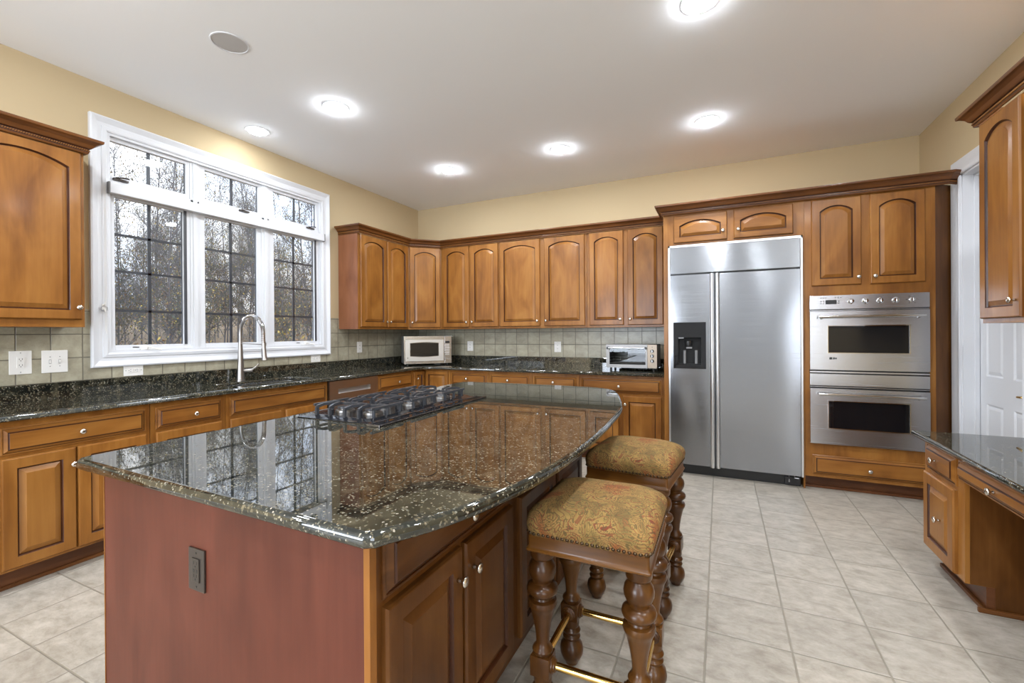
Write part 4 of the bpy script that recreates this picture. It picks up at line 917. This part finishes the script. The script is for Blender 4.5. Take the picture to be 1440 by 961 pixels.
s1 = stool((-.387, 1.548, 0), 0, 'nearer paisley bar stool with turned legs and brass foot rails')
s2 = copytree(s1); s2.location = (-.392, 2.325, 0); s2.rotation_euler = (0, 0, math.radians(-6)); s2['label'] = 'farther paisley bar stool, behind the first and close to the refrigerator'

# ------------------------------------------------------------------ outside: ground and bare autumn woodland
def gz(x): u = max(0, -x-9); return -.6+.0008*u*u+.035*u
bm = B(); rings(bm, [[(x, -25, gz(x)), (x, 75, gz(x))] for x in [XL-.15, -9]+[-9-2*k for k in range(1, 34)]], False); o = obj('ground', bm, painted('leaf_litter', (.16, .11, .06), .95, 3, .5)); tag(o, kind='structure')
BRK = painted('grey_bark', (.15, .145, .15), .9, 12, .5)
def leafmat(name, c): return plain(name, c, .6, 0, Subsurface_Weight=.0)
LMS = [leafmat('olive_leaves', (.13, .125, .07)), leafmat('yellow_leaves', (.42, .31, .07)), leafmat('green_leaves', (.07, .085, .05)), leafmat('brown_leaves', (.20, .12, .06))]
def tree_proto(seed, hgt, nl):
    rnd = random.Random(seed); t = thing('woodland_tree', 'bare grey woodland tree with sparse autumn leaves seen through the window', 'tree', (0, 0, 0), 0, 'woodland trees outside the window')
    bm = B(); tips = []
    def br(p, d, L, r, lev):
        n = 4; pts = [p.copy()]; q = p.copy(); dd = d.copy(); rs = [r]
        for i in range(n):
            dd = (dd+Vector((rnd.uniform(-1, 1), rnd.uniform(-1, 1), rnd.uniform(-.6, .9)))*(.10 if lev == 0 else .24)).normalized(); q = q+dd*L/n; pts.append(q.copy()); rs.append(r*(1-.17*(i+1)))
        tube(bm, pts, rs, 6 if lev < 2 else 3, False)
        if lev < 4:
            for k in range((40, 8, 6, 4)[lev]):
                u = rnd.uniform(.12 if lev == 0 else .15, 1); i = min(int(u*n), n-1); b = pts[i].lerp(pts[i+1], u*n-i)
                a = rnd.uniform(0, 2*PI); side = Vector((math.cos(a), math.sin(a), rnd.uniform(-.2, .8))); nd = (dd*.55+side).normalized()
                br(b, nd, L*(rnd.uniform(.16, .26) if lev == 0 else rnd.uniform(.4, .6)), rs[i]*(.42 if lev == 0 else .55), lev+1)
        if lev >= 2: tips.extend(pts[1:])
    br(Vector((0, 0, 0)), Vector((0, 0, 1)), hgt, hgt*.0065, 0); obj('trunk', bm, BRK, t)
    bm = B()
    for k in range(nl):
        p = min(tips[rnd.randrange(len(tips))], tips[rnd.randrange(len(tips))], key=lambda v: v.z)+Vector((rnd.uniform(-.25, .25), rnd.uniform(-.25, .25), rnd.uniform(-.25, .2))); s = rnd.uniform(.022, .045)
        a = Vector((rnd.uniform(-1, 1), rnd.uniform(-1, 1), rnd.uniform(-1, 1))).normalized(); b = a.orthogonal().normalized()
        v = [bm.verts.new(p+a*s), bm.verts.new(p+b*s*.6), bm.verts.new(p-a*s), bm.verts.new(p-b*s*.6)]; f = bm.faces.new(v); f.material_index = rnd.choice((0, 0, 0, 1, 2, 2, 3, 3))
    obj('foliage', bm, LMS, t)
    return t
protos = [tree_proto(s, h_, n_) for s, h_, n_ in ((3, 8.5, 3200), (5, 10, 2400), (8, 7, 3600), (12, 6, 4000), (17, 9, 2000))]
rnd = random.Random(21); spots = []
X = -11.5
while X > -44:
    lo, hi = X/XL*.2, X/XL*4.0; Y = lo
    while Y < hi: spots.append((X+rnd.uniform(-.5, .5), Y+rnd.uniform(-.4, .4))); Y += 2.7 if X > -30 else 3.6
    X -= 2.7
for i, (x, y) in enumerate(spots):
    p = protos[i % 5]; o = p if i < 5 else copytree(p); s = rnd.uniform(.9, 1.15); o.location = (x, y, gz(x)-.03); o.rotation_euler = (0, 0, rnd.uniform(0, 6.28)); o.scale = (s*.62, s*.62, s)
# low undergrowth
def shrub_proto(seed):
    rnd = random.Random(seed); t = thing('undergrowth_shrub', 'twiggy autumn shrub in the undergrowth outside the window', 'shrub', (0, 0, 0), 0, 'undergrowth shrubs outside the window')
    bm = B(); tips = []
    for k in range(46):
        a = rnd.uniform(0, 6.28); d = Vector((math.cos(a)*rnd.uniform(.1, .7), math.sin(a)*rnd.uniform(.1, .7), 1)).normalized(); p = Vector((0, 0, 0)); pts = [p.copy()]
        for i in range(4): d = (d+Vector((rnd.uniform(-.3, .3), rnd.uniform(-.3, .3), -.05))).normalized(); p = p+d*.5*rnd.uniform(.7, 1.1); pts.append(p.copy()); tips.append(p.copy())
        tube(bm, pts, [.012, .010, .007, .005, .003], 3, False)
    obj('stems', bm, BRK, t); bm = B()
    for k in range(1500):
        p = tips[rnd.randrange(len(tips))]+Vector((rnd.uniform(-.2, .2), rnd.uniform(-.2, .2), rnd.uniform(-.2, .15))); s = rnd.uniform(.02, .045)
        a = Vector((rnd.uniform(-1, 1), rnd.uniform(-1, 1), rnd.uniform(-1, 1))).normalized(); b = a.orthogonal().normalized()
        v = [bm.verts.new(p+a*s), bm.verts.new(p+b*s*.6), bm.verts.new(p-a*s), bm.verts.new(p-b*s*.6)]; f = bm.faces.new(v); f.material_index = rnd.choice((0, 1, 3, 3, 3))
    obj('leaves', bm, LMS, t); return t
sp_ = [shrub_proto(s) for s in (1, 2)]
sq = [(X+rnd.uniform(-.2, .2), Y) for X in (-7.5, -9.4) for Y in [X/XL*.6+1.9*k for k in range(int(-X/XL*-3.2/1.9)+1)]]
for i, (x, y) in enumerate(sq):
    o = sp_[i % 2] if i < 2 else copytree(sp_[i % 2]); o.location = (x, y, -.62); s = rnd.uniform(.8, 1.1); o.scale = (s, s, s); o.rotation_euler = (0, 0, rnd.uniform(0, 6))
